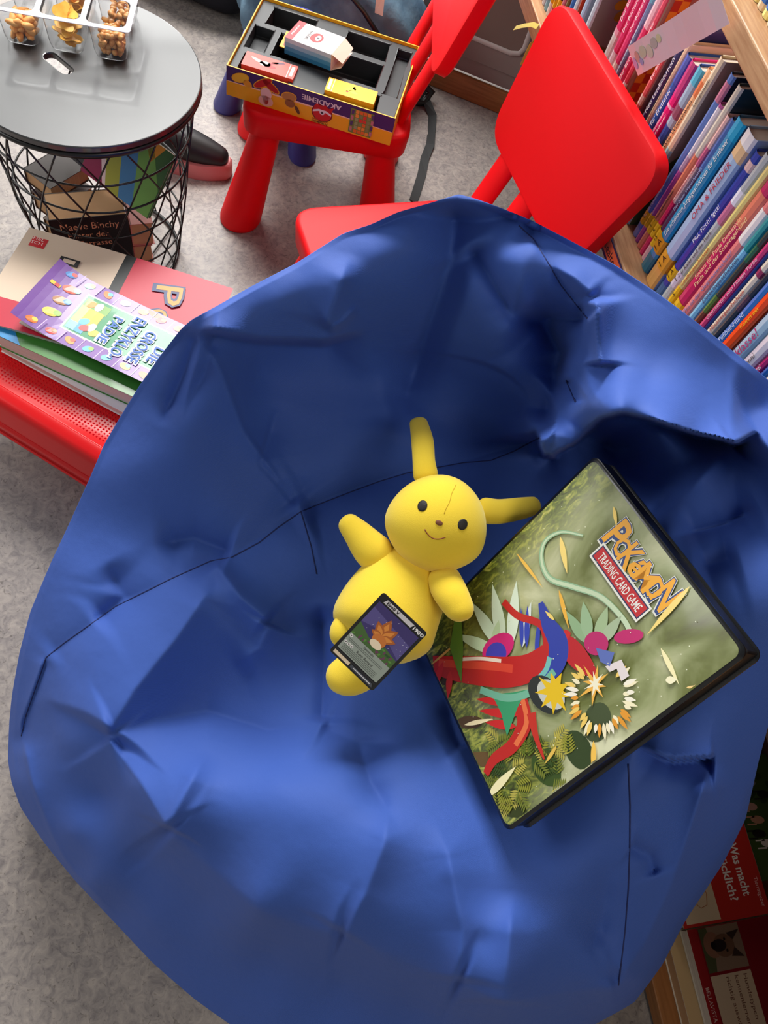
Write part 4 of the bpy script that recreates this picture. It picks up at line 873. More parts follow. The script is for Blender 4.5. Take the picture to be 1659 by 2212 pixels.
o = MB().add([(-0.50, 1.93, 0.27), (-0.478, 1.93, 0.27), (-0.483, 1.935, 0.315), (-0.503, 1.932, 0.30)], [(0, 1, 2, 3)], (226, 222, 214)).build('paper_tag', M_PRINT, bp_)
md = o.modifiers.new('t', 'SOLIDIFY'); md.thickness = 0.0008
nv = blob_obj('fabric_bag', (-1.23, 2.20, 0.13), (0.36, 0.17, 0.15), M_NAVY, 'dark navy cloth bag lying on the floor behind the round table', 'bag', seed=3, rotd=-14)
# pink soled shoe behind the basket
sh = thing('shoe', frame((-0.80, 1.475, 0), (0.96, 0.25, 0), (-0.25, 0.96, 0), (0, 0, 1)), 'black shoe with a thick pink sole on the floor right of the wire basket', 'shoe')
m = MB(); so = rpoly([(-0.10, -0.035), (0.05, -0.045), (0.115, -0.02), (0.115, 0.02), (0.05, 0.042), (-0.10, 0.032)], 0.03, 6)
m.loft([[(x*k, y*k, z) for x, y in so] for z, k in [(0, 0.96), (0.006, 1.0), (0.035, 1.0), (0.042, 0.95)]]); m.build('sole', mat('pink_rubber', (206, 120, 120), 0.55), sh, smooth='auto', angle=50)
m = MB(); m.limb([(-0.085, 0, 0.07), (-0.02, 0, 0.07), (0.05, 0, 0.055), (0.105, 0, 0.045)], [0.034, 0.040, 0.034, 0.02], flat=1.0); m.build('upper', mat('black_leather', (20, 18, 20), 0.5), sh, smooth=True)

# ---------------------------------------------------------------- bean bag
# crown line of the cushion (traced outline with the real height of every point) and surface heights
OUT = [(990,420,.86),(1030,430,.86),(1090,452,.86),(1150,477,.86),(1210,508,.86),(1270,540,.86),(1330,573,.87),(1430,640,.88),(1500,692,.88),(1570,748,.87),(1659,820,.86),
 (1735,930,.86),(1765,1080,.85),(1762,1250,.80),(1722,1400,.74),(1668,1540,.68),(1640,1640,.63),(1610,1770,.57),(1560,1868,.51),(1480,1990,.44),(1430,2085,.40),(1370,2165,.36),(1280,2216,.33),(1150,2290,.31),(1000,2335,.30),
 (850,2340,.29),(700,2310,.28),(600,2270,.27),(500,2215,.26),(420,2158,.26),(330,2080,.26),(240,1985,.26),(160,1900,.26),(95,1820,.26),(45,1745,.27),(25,1690,.28),(17,1640,.28),(20,1560,.30),(26,1500,.32),(42,1410,.35),(66,1320,.38),(110,1215,.43),(150,1130,.46),(195,1030,.51),(225,960,.54),(260,900,.57),(300,835,.61),(345,770,.66),(390,712,.72),(415,690,.745),(470,660,.76),(540,620,.775),(640,568,.79),(740,505,.81),(800,485,.82),(860,458,.84),(930,438,.855)]
CTL = [(990,500,.858),(900,520,.84),(800,560,.812),(700,620,.785),(600,660,.765),(500,700,.742),(430,740,.722),(380,850,.64),(450,880,.63),(560,800,.63),(680,760,.655),(780,700,.715),(880,650,.765),(980,620,.80),(1080,560,.858),(1180,570,.862),
 (1250,640,.86),(1340,660,.862),(1420,720,.864),(1540,790,.853),(1640,880,.838),(1060,650,.81),(1150,700,.785),(1190,790,.715),(1100,800,.70),(980,760,.70),(880,780,.642),(760,840,.60),(640,880,.578),(520,930,.572),(400,980,.585),(300,1000,.56),
 (240,1120,.49),(350,1130,.51),(480,1100,.53),(600,1050,.53),(720,980,.55),(850,900,.58),(980,880,.605),(1090,900,.61),(1000,980,.566),(880,1010,.56),(760,1060,.535),(650,1105,.515),(1100,980,.58),(1170,1010,.60),(1080,1060,.56),(950,1100,.555),(850,1150,.535),
 (1185,955,.70),(1215,900,.745),(1230,840,.76),(1300,800,.822),(1400,820,.838),(1320,900,.80),(1420,940,.80),(1520,960,.795),(1600,980,.83),(1650,960,.85),(1310,965,.60),(1370,970,.635),(1450,1010,.73),(1300,1010,.62),(1560,1060,.775),(1640,1100,.79),(1700,1200,.80),
 (1400,1100,.70),(1500,1200,.745),(1620,1300,.765),(1200,1150,.585),(1300,1250,.63),(1420,1350,.675),(1550,1450,.705),(1100,1250,.54),(1200,1380,.585),(1000,1200,.53),(900,1250,.52),(1330,1500,.63),(1450,1550,.655),(1560,1560,.675),
 (450,1210,.495),(300,1230,.475),(180,1260,.45),(110,1400,.40),(60,1500,.35),(200,1380,.44),(320,1400,.46),(430,1330,.475),(560,1300,.485),(660,1300,.485),(760,1300,.505),(840,1370,.515),(700,1430,.475),(620,1450,.452),(500,1450,.440),(400,1520,.435),(230,1590,.43),(150,1600,.395),(90,1600,.35),
 (330,1620,.455),(450,1600,.47),(570,1590,.470),(680,1570,.475),(780,1540,.49),(880,1480,.49),(940,1400,.475),(1000,1500,.50),(1080,1650,.53),(1150,1780,.55),(980,1620,.525),(860,1620,.525),(740,1660,.54),(600,1690,.535),(450,1720,.50),(360,1790,.455),(290,1700,.445),
 (520,1820,.50),(650,1800,.545),(800,1780,.56),(930,1780,.562),(1040,1860,.556),(560,1960,.475),(650,1920,.515),(735,2015,.485),(820,1920,.54),(850,2050,.492),(940,1950,.545),(980,2120,.482),(1040,2030,.53),(1090,2170,.478),(1150,2000,.545),(1200,1880,.57),(1300,1750,.60),(1400,1680,.63),
 (1320,1880,.575),(1300,2000,.53),(1230,2090,.505),(1335,2130,.462),(1400,2000,.475),(1440,1900,.53),(1480,1820,.565),(1530,1680,.635),(1560,1750,.585),
 (150,1800,.335),(220,1720,.375),(200,1900,.315),(320,1860,.375),(330,1990,.315),(450,1950,.385),(450,2080,.305),(580,2060,.37),(600,2180,.305),(730,2120,.37),(800,2240,.32),(900,2180,.375),(1000,2250,.35),(1120,2240,.36),(1230,2180,.39),(80,1700,.315)]
OUT = [(x, y, z-0.05*min(max((y-1350)/250, 0), 1)*min(max((.60-z)/.2, 0), 1)) for x, y, z in OUT]
CTL = [(x, y, z-0.03*min(max((0.42-z)/.06, 0), 1)) for x, y, z in CTL]
def tps(P, V, Q, lam=0.5):
    P = np.array(P, float)/400; Q = np.array(Q, float)/400; V = np.array(V, float)
    def U(r2): return 0.5*r2*np.log(r2+1e-12)
    d = ((P[:, None]-P[None])**2).sum(-1); n = len(P)
    A = np.zeros((n+3, n+3)); A[:n, :n] = U(d)+lam*0.01*np.eye(n); A[:n, n] = 1; A[:n, n+1:] = P; A[n, :n] = 1; A[n+1:, :n] = P.T
    s = np.linalg.solve(A, np.r_[V, 0, 0, 0])
    out = np.zeros(len(Q))
    for i in range(0, len(Q), 20000):
        q = Q[i:i+20000]; out[i:i+20000] = U(((q[:, None]-P[None])**2).sum(-1)) @ s[:n]+s[n]+q @ s[n+1:]
    return out
# creases: polyline, amplitude on its left / right side, reach left / right, softness, taper at start / end
FOLDS = [
 ([(985,425),(975,560),(930,700),(880,850),(850,960)], -.040,-.040, 110, 70, 10, .1,.35),
 ([(1010,500),(1020,600),(960,760),(930,860)], .010,.010, 40, 60, 20, .3,.4),
 ([(432,706),(400,800),(345,925)], -.016,-.016, 30, 26, 7, .15,.3),
 ([(425,700),(480,800),(530,930),(600,1030),(650,1105)], .016,.020, 60, 45, 12, .2,.3),
 ([(430,712),(560,735),(700,740),(800,715)], .018,-.026, 60, 110, 16, .1,.3),
 ([(755,545),(735,620),(700,712)], .012,.012, 30, 35, 8, .4,.12),
 ([(770,655),(740,690),(702,712)], .010,.006, 14, 30, 6, .3,.2),
 ([(1120,484),(1152,517),(1191,580),(1211,615),(1272,692)], -.012,-.010, 30, 24, 5, .15,.05),
 ([(1150,700),(1200,690),(1268,694)], -.024,-.020, 40, 40, 8, .4,.1),
 ([(1288,640),(1291,710),(1294,792)], .024,.020, 20, 24, 4, .12,.08),
 ([(1294,792),(1235,790),(1215,835)], .012,.012, 30, 30, 8, .3,.3),
 ([(1285,642),(1240,600),(1190,575),(1120,490)], .010,.010, 30, 24, 6, .1,.3),
 ([(1010,525),(1060,600),(1100,670),(1110,720)], -.018,-.018, 28, 34, 8, .15,.3),
 ([(1100,676),(1170,700),(1210,760),(1195,850),(1168,930)], -.034,-.034, 50, 40, 9, .2,.15),
 ([(1158,925),(1170,972),(1186,986),(1245,955),(1300,906),(1345,894),(1400,905),(1500,938),(1592,958),(1640,930)], .040,-.070, 60, 70, 8, .06,.12),
 ([(1225,822),(1235,845),(1243,868)], -.010,-.010, 10, 10, 3, .1,.1),
 ([(1592,958),(1560,985),(1450,1100)], .014,.014, 36, 30, 8, .08,.5),
 ([(1460,1055),(1400,1120),(1380,1200)], -.012,-.012, 26, 26, 6, .3,.3),
 ([(1640,1090),(1560,1130),(1440,1160)], -.020,-.016, 40, 40, 9, .2,.3),
 ([(1600,1200),(1500,1230)], -.014,-.014, 40, 40, 10, .3,.3),
 ([(460,1213),(520,1290),(585,1345)], .013,.013, 22, 26, 6, .1,.12),
 ([(585,1345),(560,1400),(500,1440)], .010,.010, 40, 30, 8, .1,.4),
 ([(228,1592),(290,1490),(380,1380),(440,1290),(460,1215)], .026,.026, 90, 70, 8, .06,.25),
 ([(232,1592),(330,1560),(450,1540),(580,1580),(700,1570)], -.016,-.014, 50, 46, 10, .05,.3),
 ([(228,1592),(300,1690),(360,1792)], .014,.012, 36, 60, 8, .06,.06),
 ([(360,1792),(400,1710),(450,1620)], .016,.016, 26, 40, 6, .05,.4),
 ([(360,1792),(460,1880),(560,1968),(650,2000),(735,2020)], .014,.014, 46, 60, 12, .05,.05),
 ([(735,2020),(790,1930),(830,1820),(850,1700)], .015,.015, 46, 56, 8, .05,.4),
 ([(735,2020),(850,2070),(985,2125)], .012,.012, 44, 50, 12, .05,.05),
 ([(985,2125),(1000,2010),(970,1850),(930,1750)], .015,.015, 40, 60, 9, .05,.4),
 ([(985,2125),(1090,2172),(1200,2150),(1335,2132)], .014,.012, 40, 50, 10, .05,.05),
 ([(1090,2172),(1098,2060),(1110,1920)], .020,.020, 60, 70, 7, .05,.4),
 ([(1335,2132),(1300,2010),(1310,1900),(1250,1860)], -.010,-.010, 40, 40, 12, .1,.4),
 ([(1335,2132),(1400,2030),(1450,1920),(1490,1800),(1540,1640)], .022,.020, 36, 50, 6, .08,.15),
 ([(1370,1610),(1450,1640),(1545,1637)], .012,-.020, 24, 36, 6, .3,.06),
 ([(1360,1830),(1400,1850),(1415,1895)], -.012,-.010, 18, 18, 4, .05,.2),
 ([(770,1590),(800,1690),(870,1800)], -.012,-.012, 30, 40, 8, .2,.5),
 ([(690,1300),(700,1430),(692,1565)], -.014,-.012, 40, 22, 6, .2,.08),
 ([(692,1565),(760,1600),(880,1610)], -.010,-.010, 30, 36, 8, .1,.4),
 ([(1000,1620),(985,1590),(960,1500)], -.010,-.010, 26, 26, 8, .1,.4),
 ([(100,1420),(50,1560),(46,1600)], -.004,.004, 14, 14, 4, .1,.2),
 ([(46,1592),(66,1690),(112,1810),(150,1880),(250,1995)], .010,.006, 20, 30, 5, .1,.25),
 ([(330,1180),(420,1165),(500,1195)], -.014,-.012, 30, 30, 8, .3,.1),
 ([(230,1210),(270,1290),(200,1350)], -.012,-.012, 34, 30, 10, .3,.2),
 ([(650,1105),(560,1160),(500,1200),(455,1212),(250,1310),(100,1420)], -.006,-.006, 34, 34, 4, .05,.05),
 ([(650,1105),(760,1062),(880,1022),(1000,1000),(1160,952)], -.014,-.012, 46, 46, 8, .05,.05),
 ([(600,860),(560,1000),(640,1100)], -.012,-.008, 50, 40, 12, .3,.1),
 ([(800,800),(840,900),(820,1000)], .008,.008, 50, 50, 20, .4,.4),
 ([(1300,1960),(1280,2050),(1335,2132)], -.008,-.008, 30, 30, 10, .3,.1),
]
def folds(Q):
    z = np.zeros(len(Q))
    for pl, aL, aR, wL, wR, w0, t0, t1 in FOLDS:
        pl = np.array(pl, float); seg = np.linalg.norm(np.diff(pl, axis=0), axis=1); L = seg.sum()
        bb0 = pl.min(0)-6*max(wL, wR); bb1 = pl.max(0)+6*max(wL, wR)
        idx = np.where(((Q > bb0) & (Q < bb1)).all(1))[0]; q = Q[idx]
        D, SI, UU = [], [], []; acc = 0
        for i in range(len(seg)):
            a, b = pl[i], pl[i+1]; d = (b-a)/seg[i]; v = q-a; t = np.clip(v @ d, 0, seg[i]); c = a+t[:, None]*d
            D.append(np.linalg.norm(q-c, axis=1)); SI.append(d[0]*v[:, 1]-d[1]*v[:, 0]); UU.append((acc+t)/L); acc += seg[i]
        D = np.array(D); best = D.min(0); ww = np.exp(-(D-best)/np.maximum(7.0, 0.18*best)); ww /= ww.sum(0)
        side = (ww*np.array(SI)).sum(0); uu = (ww*np.array(UU)).sum(0)
        ta = np.clip(uu/max(t0, 1e-3), 0, 1); tb_ = np.clip((1-uu)/max(t1, 1e-3), 0, 1)
        tp = (ta*ta*(3-2*ta))*(tb_*tb_*(3-2*tb_))
        # in pixel space y points down: cross > 0 is the right-hand side when walking along the line
        w0 = max(w0*0.62, 4.5); s = np.clip(side/(2*w0)+0.5, 0, 1); s = s*s*(3-2*s)
        dd = np.sqrt(best**2+w0**2)-w0
        z[idx] += tp*((1-s)*aL*np.exp(-dd/wL)+s*aR*np.exp(-dd/wR))
    return z
def smooth_closed(P, n):
    P = np.array(P, float); L = np.r_[0, np.cumsum(np.linalg.norm(np.diff(np.vstack([P, P[:1]])[:, :2], axis=0), axis=1))]; N = len(P)
    u = np.linspace(0, L[-1], n, endpoint=False); out = []
    for x in u:
        i = min(np.searchsorted(L, x, 'right')-1, N-1); f = (x-L[i])/(L[i+1]-L[i])
        p0, p1, p2, p3 = P[i-1], P[i], P[(i+1) % N], P[(i+2) % N]
        c = 0.5*((2*p1)+(p2-p0)*f+(2*p0-5*p1+4*p2-p3)*f*f+(3*p1-p0-3*p2+p3)*f**3); l = (1-f)*p1+f*p2
        out.append(0.25*c+0.75*l)
    return np.array(out)
NA, NR, NS = 720, 250, 40
ol = smooth_closed(OUT, NA); cen = np.array([820., 1320.])
tt = 1-(1-np.linspace(0, 1, NR))**1.12
G = (cen[None, None]+tt[:, None, None]*(ol[None, :, :2]-cen)).reshape(-1, 2)
cp = [c[:2] for c in CTL]+[tuple(o[:2]) for o in OUT]; cv = [c[2] for c in CTL]+[o[2] for o in OUT]
zz = tps(cp, cv, G, 0.35)
zb_out = zz.copy()
edge = np.repeat(tt, NA); fade = np.clip((1-edge)/0.015, 0, 1)
zz = zz+1.6*folds(G)*fade
def bag_height(px, py):
    q = np.array([[px, py]], float); return float(tps(cp, cv, q, 0.35)[0]+1.6*folds(q)[0])
cc = np.stack([G[:, 0]-IMW/2, -(G[:, 1]-IMH/2), np.full(len(G), -FPX)], 1)/FPX
rr_ = cc @ RC.T; tq = (zz-CAMZ)/rr_[:, 2]; XYZ = CAM+tq[:, None]*rr_
rows = list(XYZ.reshape(NR, NA, 3))
last = rows[-1]; ctr = last.mean(0)
outd = last[:, :2]-ctr[:2]; outd /= np.linalg.norm(outd, axis=1)[:, None]
# how far the flank may swell outwards: freely at the far side, hardly at the near and shelf sides
sl = last[:, :2]/np.maximum(CAMZ-last[:, 2:3], .1); swell = np.clip((sl*outd).sum(1)-0.10, 0.0, 0.6)
nrm_s = -(last[:, 0]*SN.x+last[:, 1]*SN.y)+float(SN.dot(SP0))       # distance to the bookcase front
base = last[:, 2]
ks = np.linspace(0, 1, NS+1)[1:]
ang = np.linspace(0, 2*PI, NA, endpoint=False)
for k in ks:
    z = base*(1-k)**1.0
    e = swell*0.16*np.sin(PI*min(k*1.15, 1)**0.6)*1.0+0.012*np.sin(PI*np.minimum(k*6, 1)/2)*(swell > 0.05) - 0.07*np.clip((k-0.72)/0.28, 0, 1)**2
    e = e + 0.006*np.sin(ang*17+k*5)*np.sin(PI*k)
    e = np.where(e > 0, np.minimum(e, np.maximum(nrm_s-0.012, 0.0)), e)
    z = np.maximum(z, 0.004)
    # round the crest: stay high for a moment before dropping
    e = np.minimum(e, 0.6*np.maximum((sl*outd).sum(1), 0)*(base-z))
    p = last.copy(); p[:, :2] += outd*e[:, None]; p[:, 2] = z; rows.append(p)
V = np.vstack([r for r in rows]); nrw = len(rows)
# clamp everything to the room side of the bookcase
dS = (V[:, 0]-SP0.x)*SN.x+(V[:, 1]-SP0.y)*SN.y; over = np.maximum(dS+0.006, 0) ; V[:, 0] -= over*SN.x; V[:, 1] -= over*SN.y
F = []
for i in range(nrw-1):
    a = i*NA
    for j in range(NA):
        j2 = (j+1) % NA; F.append((a+j, a+j2, a+NA+j2, a+NA+j))
bot = len(V)-NA; F.append(tuple(range(bot, bot+NA))[::-1])
me = bpy.data.meshes.new('bean_bag'); me.from_pydata(V.tolist(), [], F)
bm = bmesh.new(); bm.from_mesh(me); bmesh.ops.remove_doubles(bm, verts=bm.verts, dist=1e-5); bmesh.ops.recalc_face_normals(bm, faces=bm.faces); bm.to_mesh(me); bm.free()
me.polygons.foreach_set('use_smooth', [True]*len(me.polygons))
def bag_material():
    m = mat('blue_canvas', (58, 92, 176), 0.65, spec=0.3, sheen=0.06); nt = m.node_tree; b = nt.nodes['Principled BSDF']
    tc = nt.nodes.new('ShaderNodeTexCoord'); mp = nt.nodes.new('ShaderNodeMapping'); mp.inputs['Rotation'].default_value = (0.3, 0.2, 0.7)
    wv_ = nt.nodes.new('ShaderNodeTexWave'); wv_.inputs['Scale'].default_value = 420; wv_.inputs['Distortion'].default_value = 0.6; wv_.inputs['Detail'].default_value = 1
    nz = nt.nodes.new('ShaderNodeTexNoise'); nz.inputs['Scale'].default_value = 900
    nz2 = nt.nodes.new('ShaderNodeTexNoise'); nz2.inputs['Scale'].default_value = 9; nz2.inputs['Detail'].default_value = 4
    ad = nt.nodes.new('ShaderNodeMath'); ad.operation = 'ADD'
    bp = nt.nodes.new('ShaderNodeBump'); bp.inputs['Strength'].default_value = 0.25; bp.inputs['Distance'].default_value = 0.0004
    bp2 = nt.nodes.new('ShaderNodeBump'); bp2.inputs['Strength'].default_value = 0.35; bp2.inputs['Distance'].default_value = 0.012
    nt.links.new(tc.outputs['Object'], mp.inputs[0]); nt.links.new(mp.outputs[0], wv_.inputs['Vector']); nt.links.new(tc.outputs['Object'], nz.inputs['Vector']); nt.links.new(tc.outputs['Object'], nz2.inputs['Vector'])
    nt.links.new(wv_.outputs['Fac'], ad.inputs[0]); nt.links.new(nz.outputs['Fac'], ad.inputs[1]); nt.links.new(ad.outputs[0], bp.inputs['Height'])
    nt.links.new(nz2.outputs['Fac'], bp2.inputs['Height']); nt.links.new(bp2.outputs[0], bp.inputs['Normal']); nt.links.new(bp.outputs[0], b.inputs['Normal'])
    return m
me.materials.append(bag_material())
bag = thing('bean_bag', Matrix(), 'large royal blue canvas bean bag with sewn seams and deep folds', 'bean bag')
bo = bpy.data.objects.new('bag_cover', me); C.objects.link(bo); bo.parent = bag
# sewn seams as fine cords lying in the cloth
M_SEAM = mat('seam_thread', (20, 34, 92), 0.7)
def bag_pts(Q):
    Q = np.array(Q, float); z = tps(cp, cv, Q, 0.35)+1.6*folds(Q); c = np.stack([Q[:, 0]-IMW/2, -(Q[:, 1]-IMH/2), np.full(len(Q), -FPX)], 1)/FPX; r = c @ RC.T; t = (z-CAMZ)/r[:, 2]; return CAM+t[:, None]*r
def densify(pl, st=8):
    out = []
    for a, b in zip(pl, pl[1:]):
        n = max(1, int(math.dist(a, b)/st)); out += [(a[0]+(b[0]-a[0])*k/n, a[1]+(b[1]-a[1])*k/n) for k in range(n)]
    return out+[pl[-1]]
for pl in ([(46,1590),(56,1545),(100,1420),(140,1388),(250,1310),(370,1250),(455,1212),(500,1204),(560,1172),(600,1140),(650,1105),(760,1062),(820,1040),(880,1022),(1000,1000),(1060,995),(1110,975),(1165,945)],
           [(1121,488),(1152,517),(1191,580),(1211,615),(1269,688)], [(1223,822),(1243,868)], [(1357,1650),(1361,1740),(1360,1830),(1357,1920),(1350,2010),(1336,2128)], [(650,1105),(672,1180),(684,1240)]):
    P = bag_pts(densify(pl)); MB().tube([tuple(p) for p in P], 0.0009, 6).build('seam', M_SEAM, bag, smooth=True)

# ---------------------------------------------------------------- ring binder leaning on the bag
BC = Vector((0.2161, 0.3326, 0.6836)); BR_ = Matrix([[0.5909, 0.2841, -0.7551], [-0.752, 0.5328, -0.388], [0.2921, 0.7971, 0.5285]])
MBi = BR_.to_4x4(); MBi.translation = BC
bi = thing('ring_binder', MBi, 'glossy black-edged collector binder with a green jungle cover leaning on the blue bean bag', 'binder')
BW, BH, BT = 0.26, 0.32, 0.034
def jungle_material():
    m = bpy.data.materials.new('jungle_print'); m.use_nodes = True; nt = m.node_tree; b = nt.nodes['Principled BSDF']; tc = nt.nodes.new('ShaderNodeTexCoord')
    def noise(sc, det, dist, st=(1, 1, 1)):
        mp = nt.nodes.new('ShaderNodeMapping'); mp.inputs['Scale'].default_value = st; n = nt.nodes.new('ShaderNodeTexNoise'); n.inputs['Scale'].default_value = sc; n.inputs['Detail'].default_value = det; n.inputs['Distortion'].default_value = dist
        nt.links.new(tc.outputs['Object'], mp.inputs[0]); nt.links.new(mp.outputs[0], n.inputs['Vector']); return n
    def ramp(n, st):
        r = nt.nodes.new('ShaderNodeValToRGB'); e = r.color_ramp.elements
        while len(e) < len(st): e.new(0.5)
        for k, (p, c) in enumerate(st): e[k].position = p; e[k].color = (*lin(c), 1)
        nt.links.new(n.outputs[0], r.inputs[0]); return r
    a = ramp(noise(8, 5, 0.8, (1.6, 1, 1)), [(0.30, (70, 64, 36)), (0.40, (112, 120, 62)), (0.50, (154, 162, 112)), (0.60, (186, 190, 146)), (0.72, (226, 228, 190))])
    c = ramp(noise(60, 6, 1.5, (2.2, 1, 1)), [(0.35, (30, 36, 16)), (0.5, (92, 110, 36)), (0.62, (170, 176, 62)), (0.75, (214, 206, 120))])
    sx = nt.nodes.new('ShaderNodeSeparateXYZ'); nt.links.new(tc.outputs['Object'], sx.inputs[0])
    # leafy detail along the left edge and the foot of the picture
    f1 = nt.nodes.new('ShaderNodeMapRange'); f1.inputs['From Min'].default_value = -0.075; f1.inputs['From Max'].default_value = -0.125; nt.links.new(sx.outputs['X'], f1.inputs['Value'])
    f2 = nt.nodes.new('ShaderNodeMapRange'); f2.inputs['From Min'].default_value = -0.06; f2.inputs['From Max'].default_value = -0.13; nt.links.new(sx.outputs['Y'], f2.inputs['Value'])
    mx = nt.nodes.new('ShaderNodeMath'); mx.operation = 'MAXIMUM'; nt.links.new(f1.outputs[0], mx.inputs[0]); nt.links.new(f2.outputs[0], mx.inputs[1])
    ml = nt.nodes.new('ShaderNodeMath'); ml.operation = 'MULTIPLY'; ml.inputs[1].default_value = 0.85; nt.links.new(mx.outputs[0], ml.inputs[0])
    mix = nt.nodes.new('ShaderNodeMixRGB'); nt.links.new(ml.outputs[0], mix.inputs[0]); nt.links.new(a.outputs[0], mix.inputs[1]); nt.links.new(c.outputs[0], mix.inputs[2])
    nt.links.new(mix.outputs[0], b.inputs['Base Color']); b.inputs['Roughness'].default_value = 0.28; b.inputs['Coat Weight'].default_value = 0.7; b.inputs['Coat Roughness'].default_value = 0.07
    return m
bx0, bx1, by0, by1 = -BW/2, BW/2, -BH/2, BH/2
m = MB(); rr1 = rrect(bx0, bx1, by0, by1, 0.010, 6)
def inset(s, z): return [(x, y, z) for x, y in rrect(bx0+s, bx1-s, by0+s, by1-s, max(0.010-s*0.4, 0.003), 6)]
m.loft([inset(0.0035, -0.0042), inset(0.0005, -0.003), inset(0.0005, -0.0012), inset(0.003, 0.0)]); m.build('front_cover', mat('black_vinyl', (12, 13, 15), 0.25, coat=0.5), bi, smooth='auto', angle=40)
m = MB(); m.loft([inset(0.0035, -BT), inset(0.0005, -BT+0.0015), inset(0.0005, -BT+0.003), inset(0.003, -BT+0.0042)]); m.build('back_cover', _mats['black_vinyl'], bi, smooth='auto', angle=40)
m = MB(); m.box(bx0+0.0005, bx0+0.0035, by0+0.006, by1-0.006, -BT+0.002, -0.002); m.build('spine', _mats['black_vinyl'], bi, bevel=0.001)
m = MB(); m.box(bx0+0.006, bx1-0.004, by0+0.004, by1-0.0025, -BT+0.0045, -0.0075); m.build('zip_edge', mat('black_pages', (16, 17, 20), 0.35), bi, bevel=0.002)
m = MB(); m.prism([(x, y) for x, y, z in inset(0.0045, 0)], -0.0003, 0.0003); m.build('cover_print', jungle_material(), bi)
# artwork: fantasy blossom with scarlet ribbons, a curling vine and a golden burst
m = MB(); lay = [0.0005]
def L():
    lay[0] += 0.000004; return lay[0]
CLIP = [(-0.1245, 0.1245, -0.1545, 0.1545)]
def P(pts, c): a_, b_, c_, d_ = CLIP[0]; m.poly([(min(max(x, a_), b_), min(max(y, c_), d_)) for x, y in pts], c, L())
def vine(pts, r, c, c2=None, n=60):
    Q = [Vector((*p, 0)) for p in pts]; S_ = []
    for i in range(len(Q)-1):
        g = [Q[max(i-1, 0)], Q[i], Q[i+1], Q[min(i+2, len(Q)-1)]]
        for k in range(10):
            f = k/10; S_.append(0.5*((2*g[1])+(g[2]-g[0])*f+(2*g[0]-5*g[1]+4*g[2]-g[3])*f*f+(3*g[1]-g[0]-3*g[2]+g[3])*f**3))
    S_.append(Q[-1]); n = len(S_); lft, rgt = [], []
    z = L()
    vs = []
    for i, p in enumerate(S_):
        t = (S_[min(i+1, n-1)]-S_[max(i-1, 0)]).normalized(); w_ = r(i/(n-1)); a_, b_, c_, d_ = CLIP[0]; K_ = lambda x, y: (min(max(x, a_), b_), min(max(y, c_), d_), z); vs += [K_(p.x-t.y*w_, p.y+t.x*w_), K_(p.x+t.y*w_, p.y-t.x*w_)]
    m.add(vs, [(2*i, 2*i+1, 2*i+3, 2*i+2) for i in range(n-1)], c)
    return S_
rn = random.Random(4)
# pixels of the cover map to local coordinates through the binder plane
_BI = MBi.inverted()
def b2(px, py):
    r = ray(px, py); n = np.array(BR_ @ Vector((0, 0, 1))); q = CAM+r*((n.dot(np.array(BC))-n.dot(CAM))/n.dot(r)); l = _BI @ Vector(q); return (l.x, l.y)
def bp2(*pts): return [b2(*p) for p in pts]
for (x, y, rx, ry, a, c) in [(1015,1560,40,14,60,(90,66,40)),(1040,1640,50,16,62,(110,84,44)),(1090,1740,60,20,50,(60,70,24)),(970,1470,30,12,60,(70,56,30)),(1180,1660,40,30,20,(60,84,30)),(1250,1620,40,30,0,(54,72,34)),(1290,1560,30,40,30,(70,84,50))]:
    cx, cy = b2(x, y); P(ell(cx, cy, rx*0.0005, ry*0.0005, a), c)
# ferns
for k in range(34):
    x, y = rn.uniform(1060, 1230), rn.uniform(1600, 1740)
    if (x-1090)*0.75 > (1790-y): continue
    cx, cy = b2(x, y); a0 = rn.random()*360; c = rn.choice([(96, 116, 30), (150, 152, 50), (190, 180, 80), (60, 84, 30), (120, 130, 46)])
    for q in range(6): P(petal(cx+0.003*q*math.cos(math.radians(a0)), cy+0.003*q*math.sin(math.radians(a0)), 0.012-0.001*q, 0.002, a0+55), c); P(petal(cx+0.003*q*math.cos(math.radians(a0)), cy+0.003*q*math.sin(math.radians(a0)), 0.012-0.001*q, 0.002, a0-55), c)
vp = bp2((1262,1158),(1215,1150),(1180,1170),(1172,1210),(1190,1250),(1240,1268),(1300,1290),(1350,1340),(1368,1380))
vine(vp, lambda u: 0.0012+0.0042*u*(1.15-u)*1.6, (150, 190, 150)); vine(vp, lambda u: 0.0006+0.0022*u, (206, 226, 190))
# pale petals round a magenta and blue heart
for (x0, y0, x1, y1, w_, c) in [(1085,1400,1020,1300,.016,(206,226,196)),(1090,1400,1066,1262,.017,(214,232,204)),(1105,1400,1118,1255,.016,(222,238,216)),(1080,1410,985,1370,.014,(198,220,180)),(1130,1400,1150,1300,.010,(222,232,224)),
                            (1270,1390,1225,1320,.012,(150,184,140)),(1275,1385,1262,1300,.014,(160,192,150)),(1290,1385,1315,1310,.013,(170,196,150)),(1300,1390,1345,1330,.012,(176,196,160)),(1080,1340,1060,1440,.012,(190,214,170))]:
    a, b = b2(x0, y0), b2(x1, y1); ln = math.dist(a, b); P(petal(a[0], a[1], ln, w_, math.degrees(math.atan2(b[1]-a[1], b[0]-a[0]))), c)
cx, cy = b2(1078, 1400); P(ell(cx, cy, 0.024, 0.015, 80), (216, 26, 120)); P(ell(cx+0.004, cy-0.006, 0.015, 0.013, 70), (60, 60, 180))
cx, cy = b2(1290, 1390); P(ell(cx, cy, 0.014, 0.012, 50), (196, 36, 110)); cx, cy = b2(1360, 1375); P(ell(cx, cy, 0.016, 0.007, 60), (200, 30, 110))
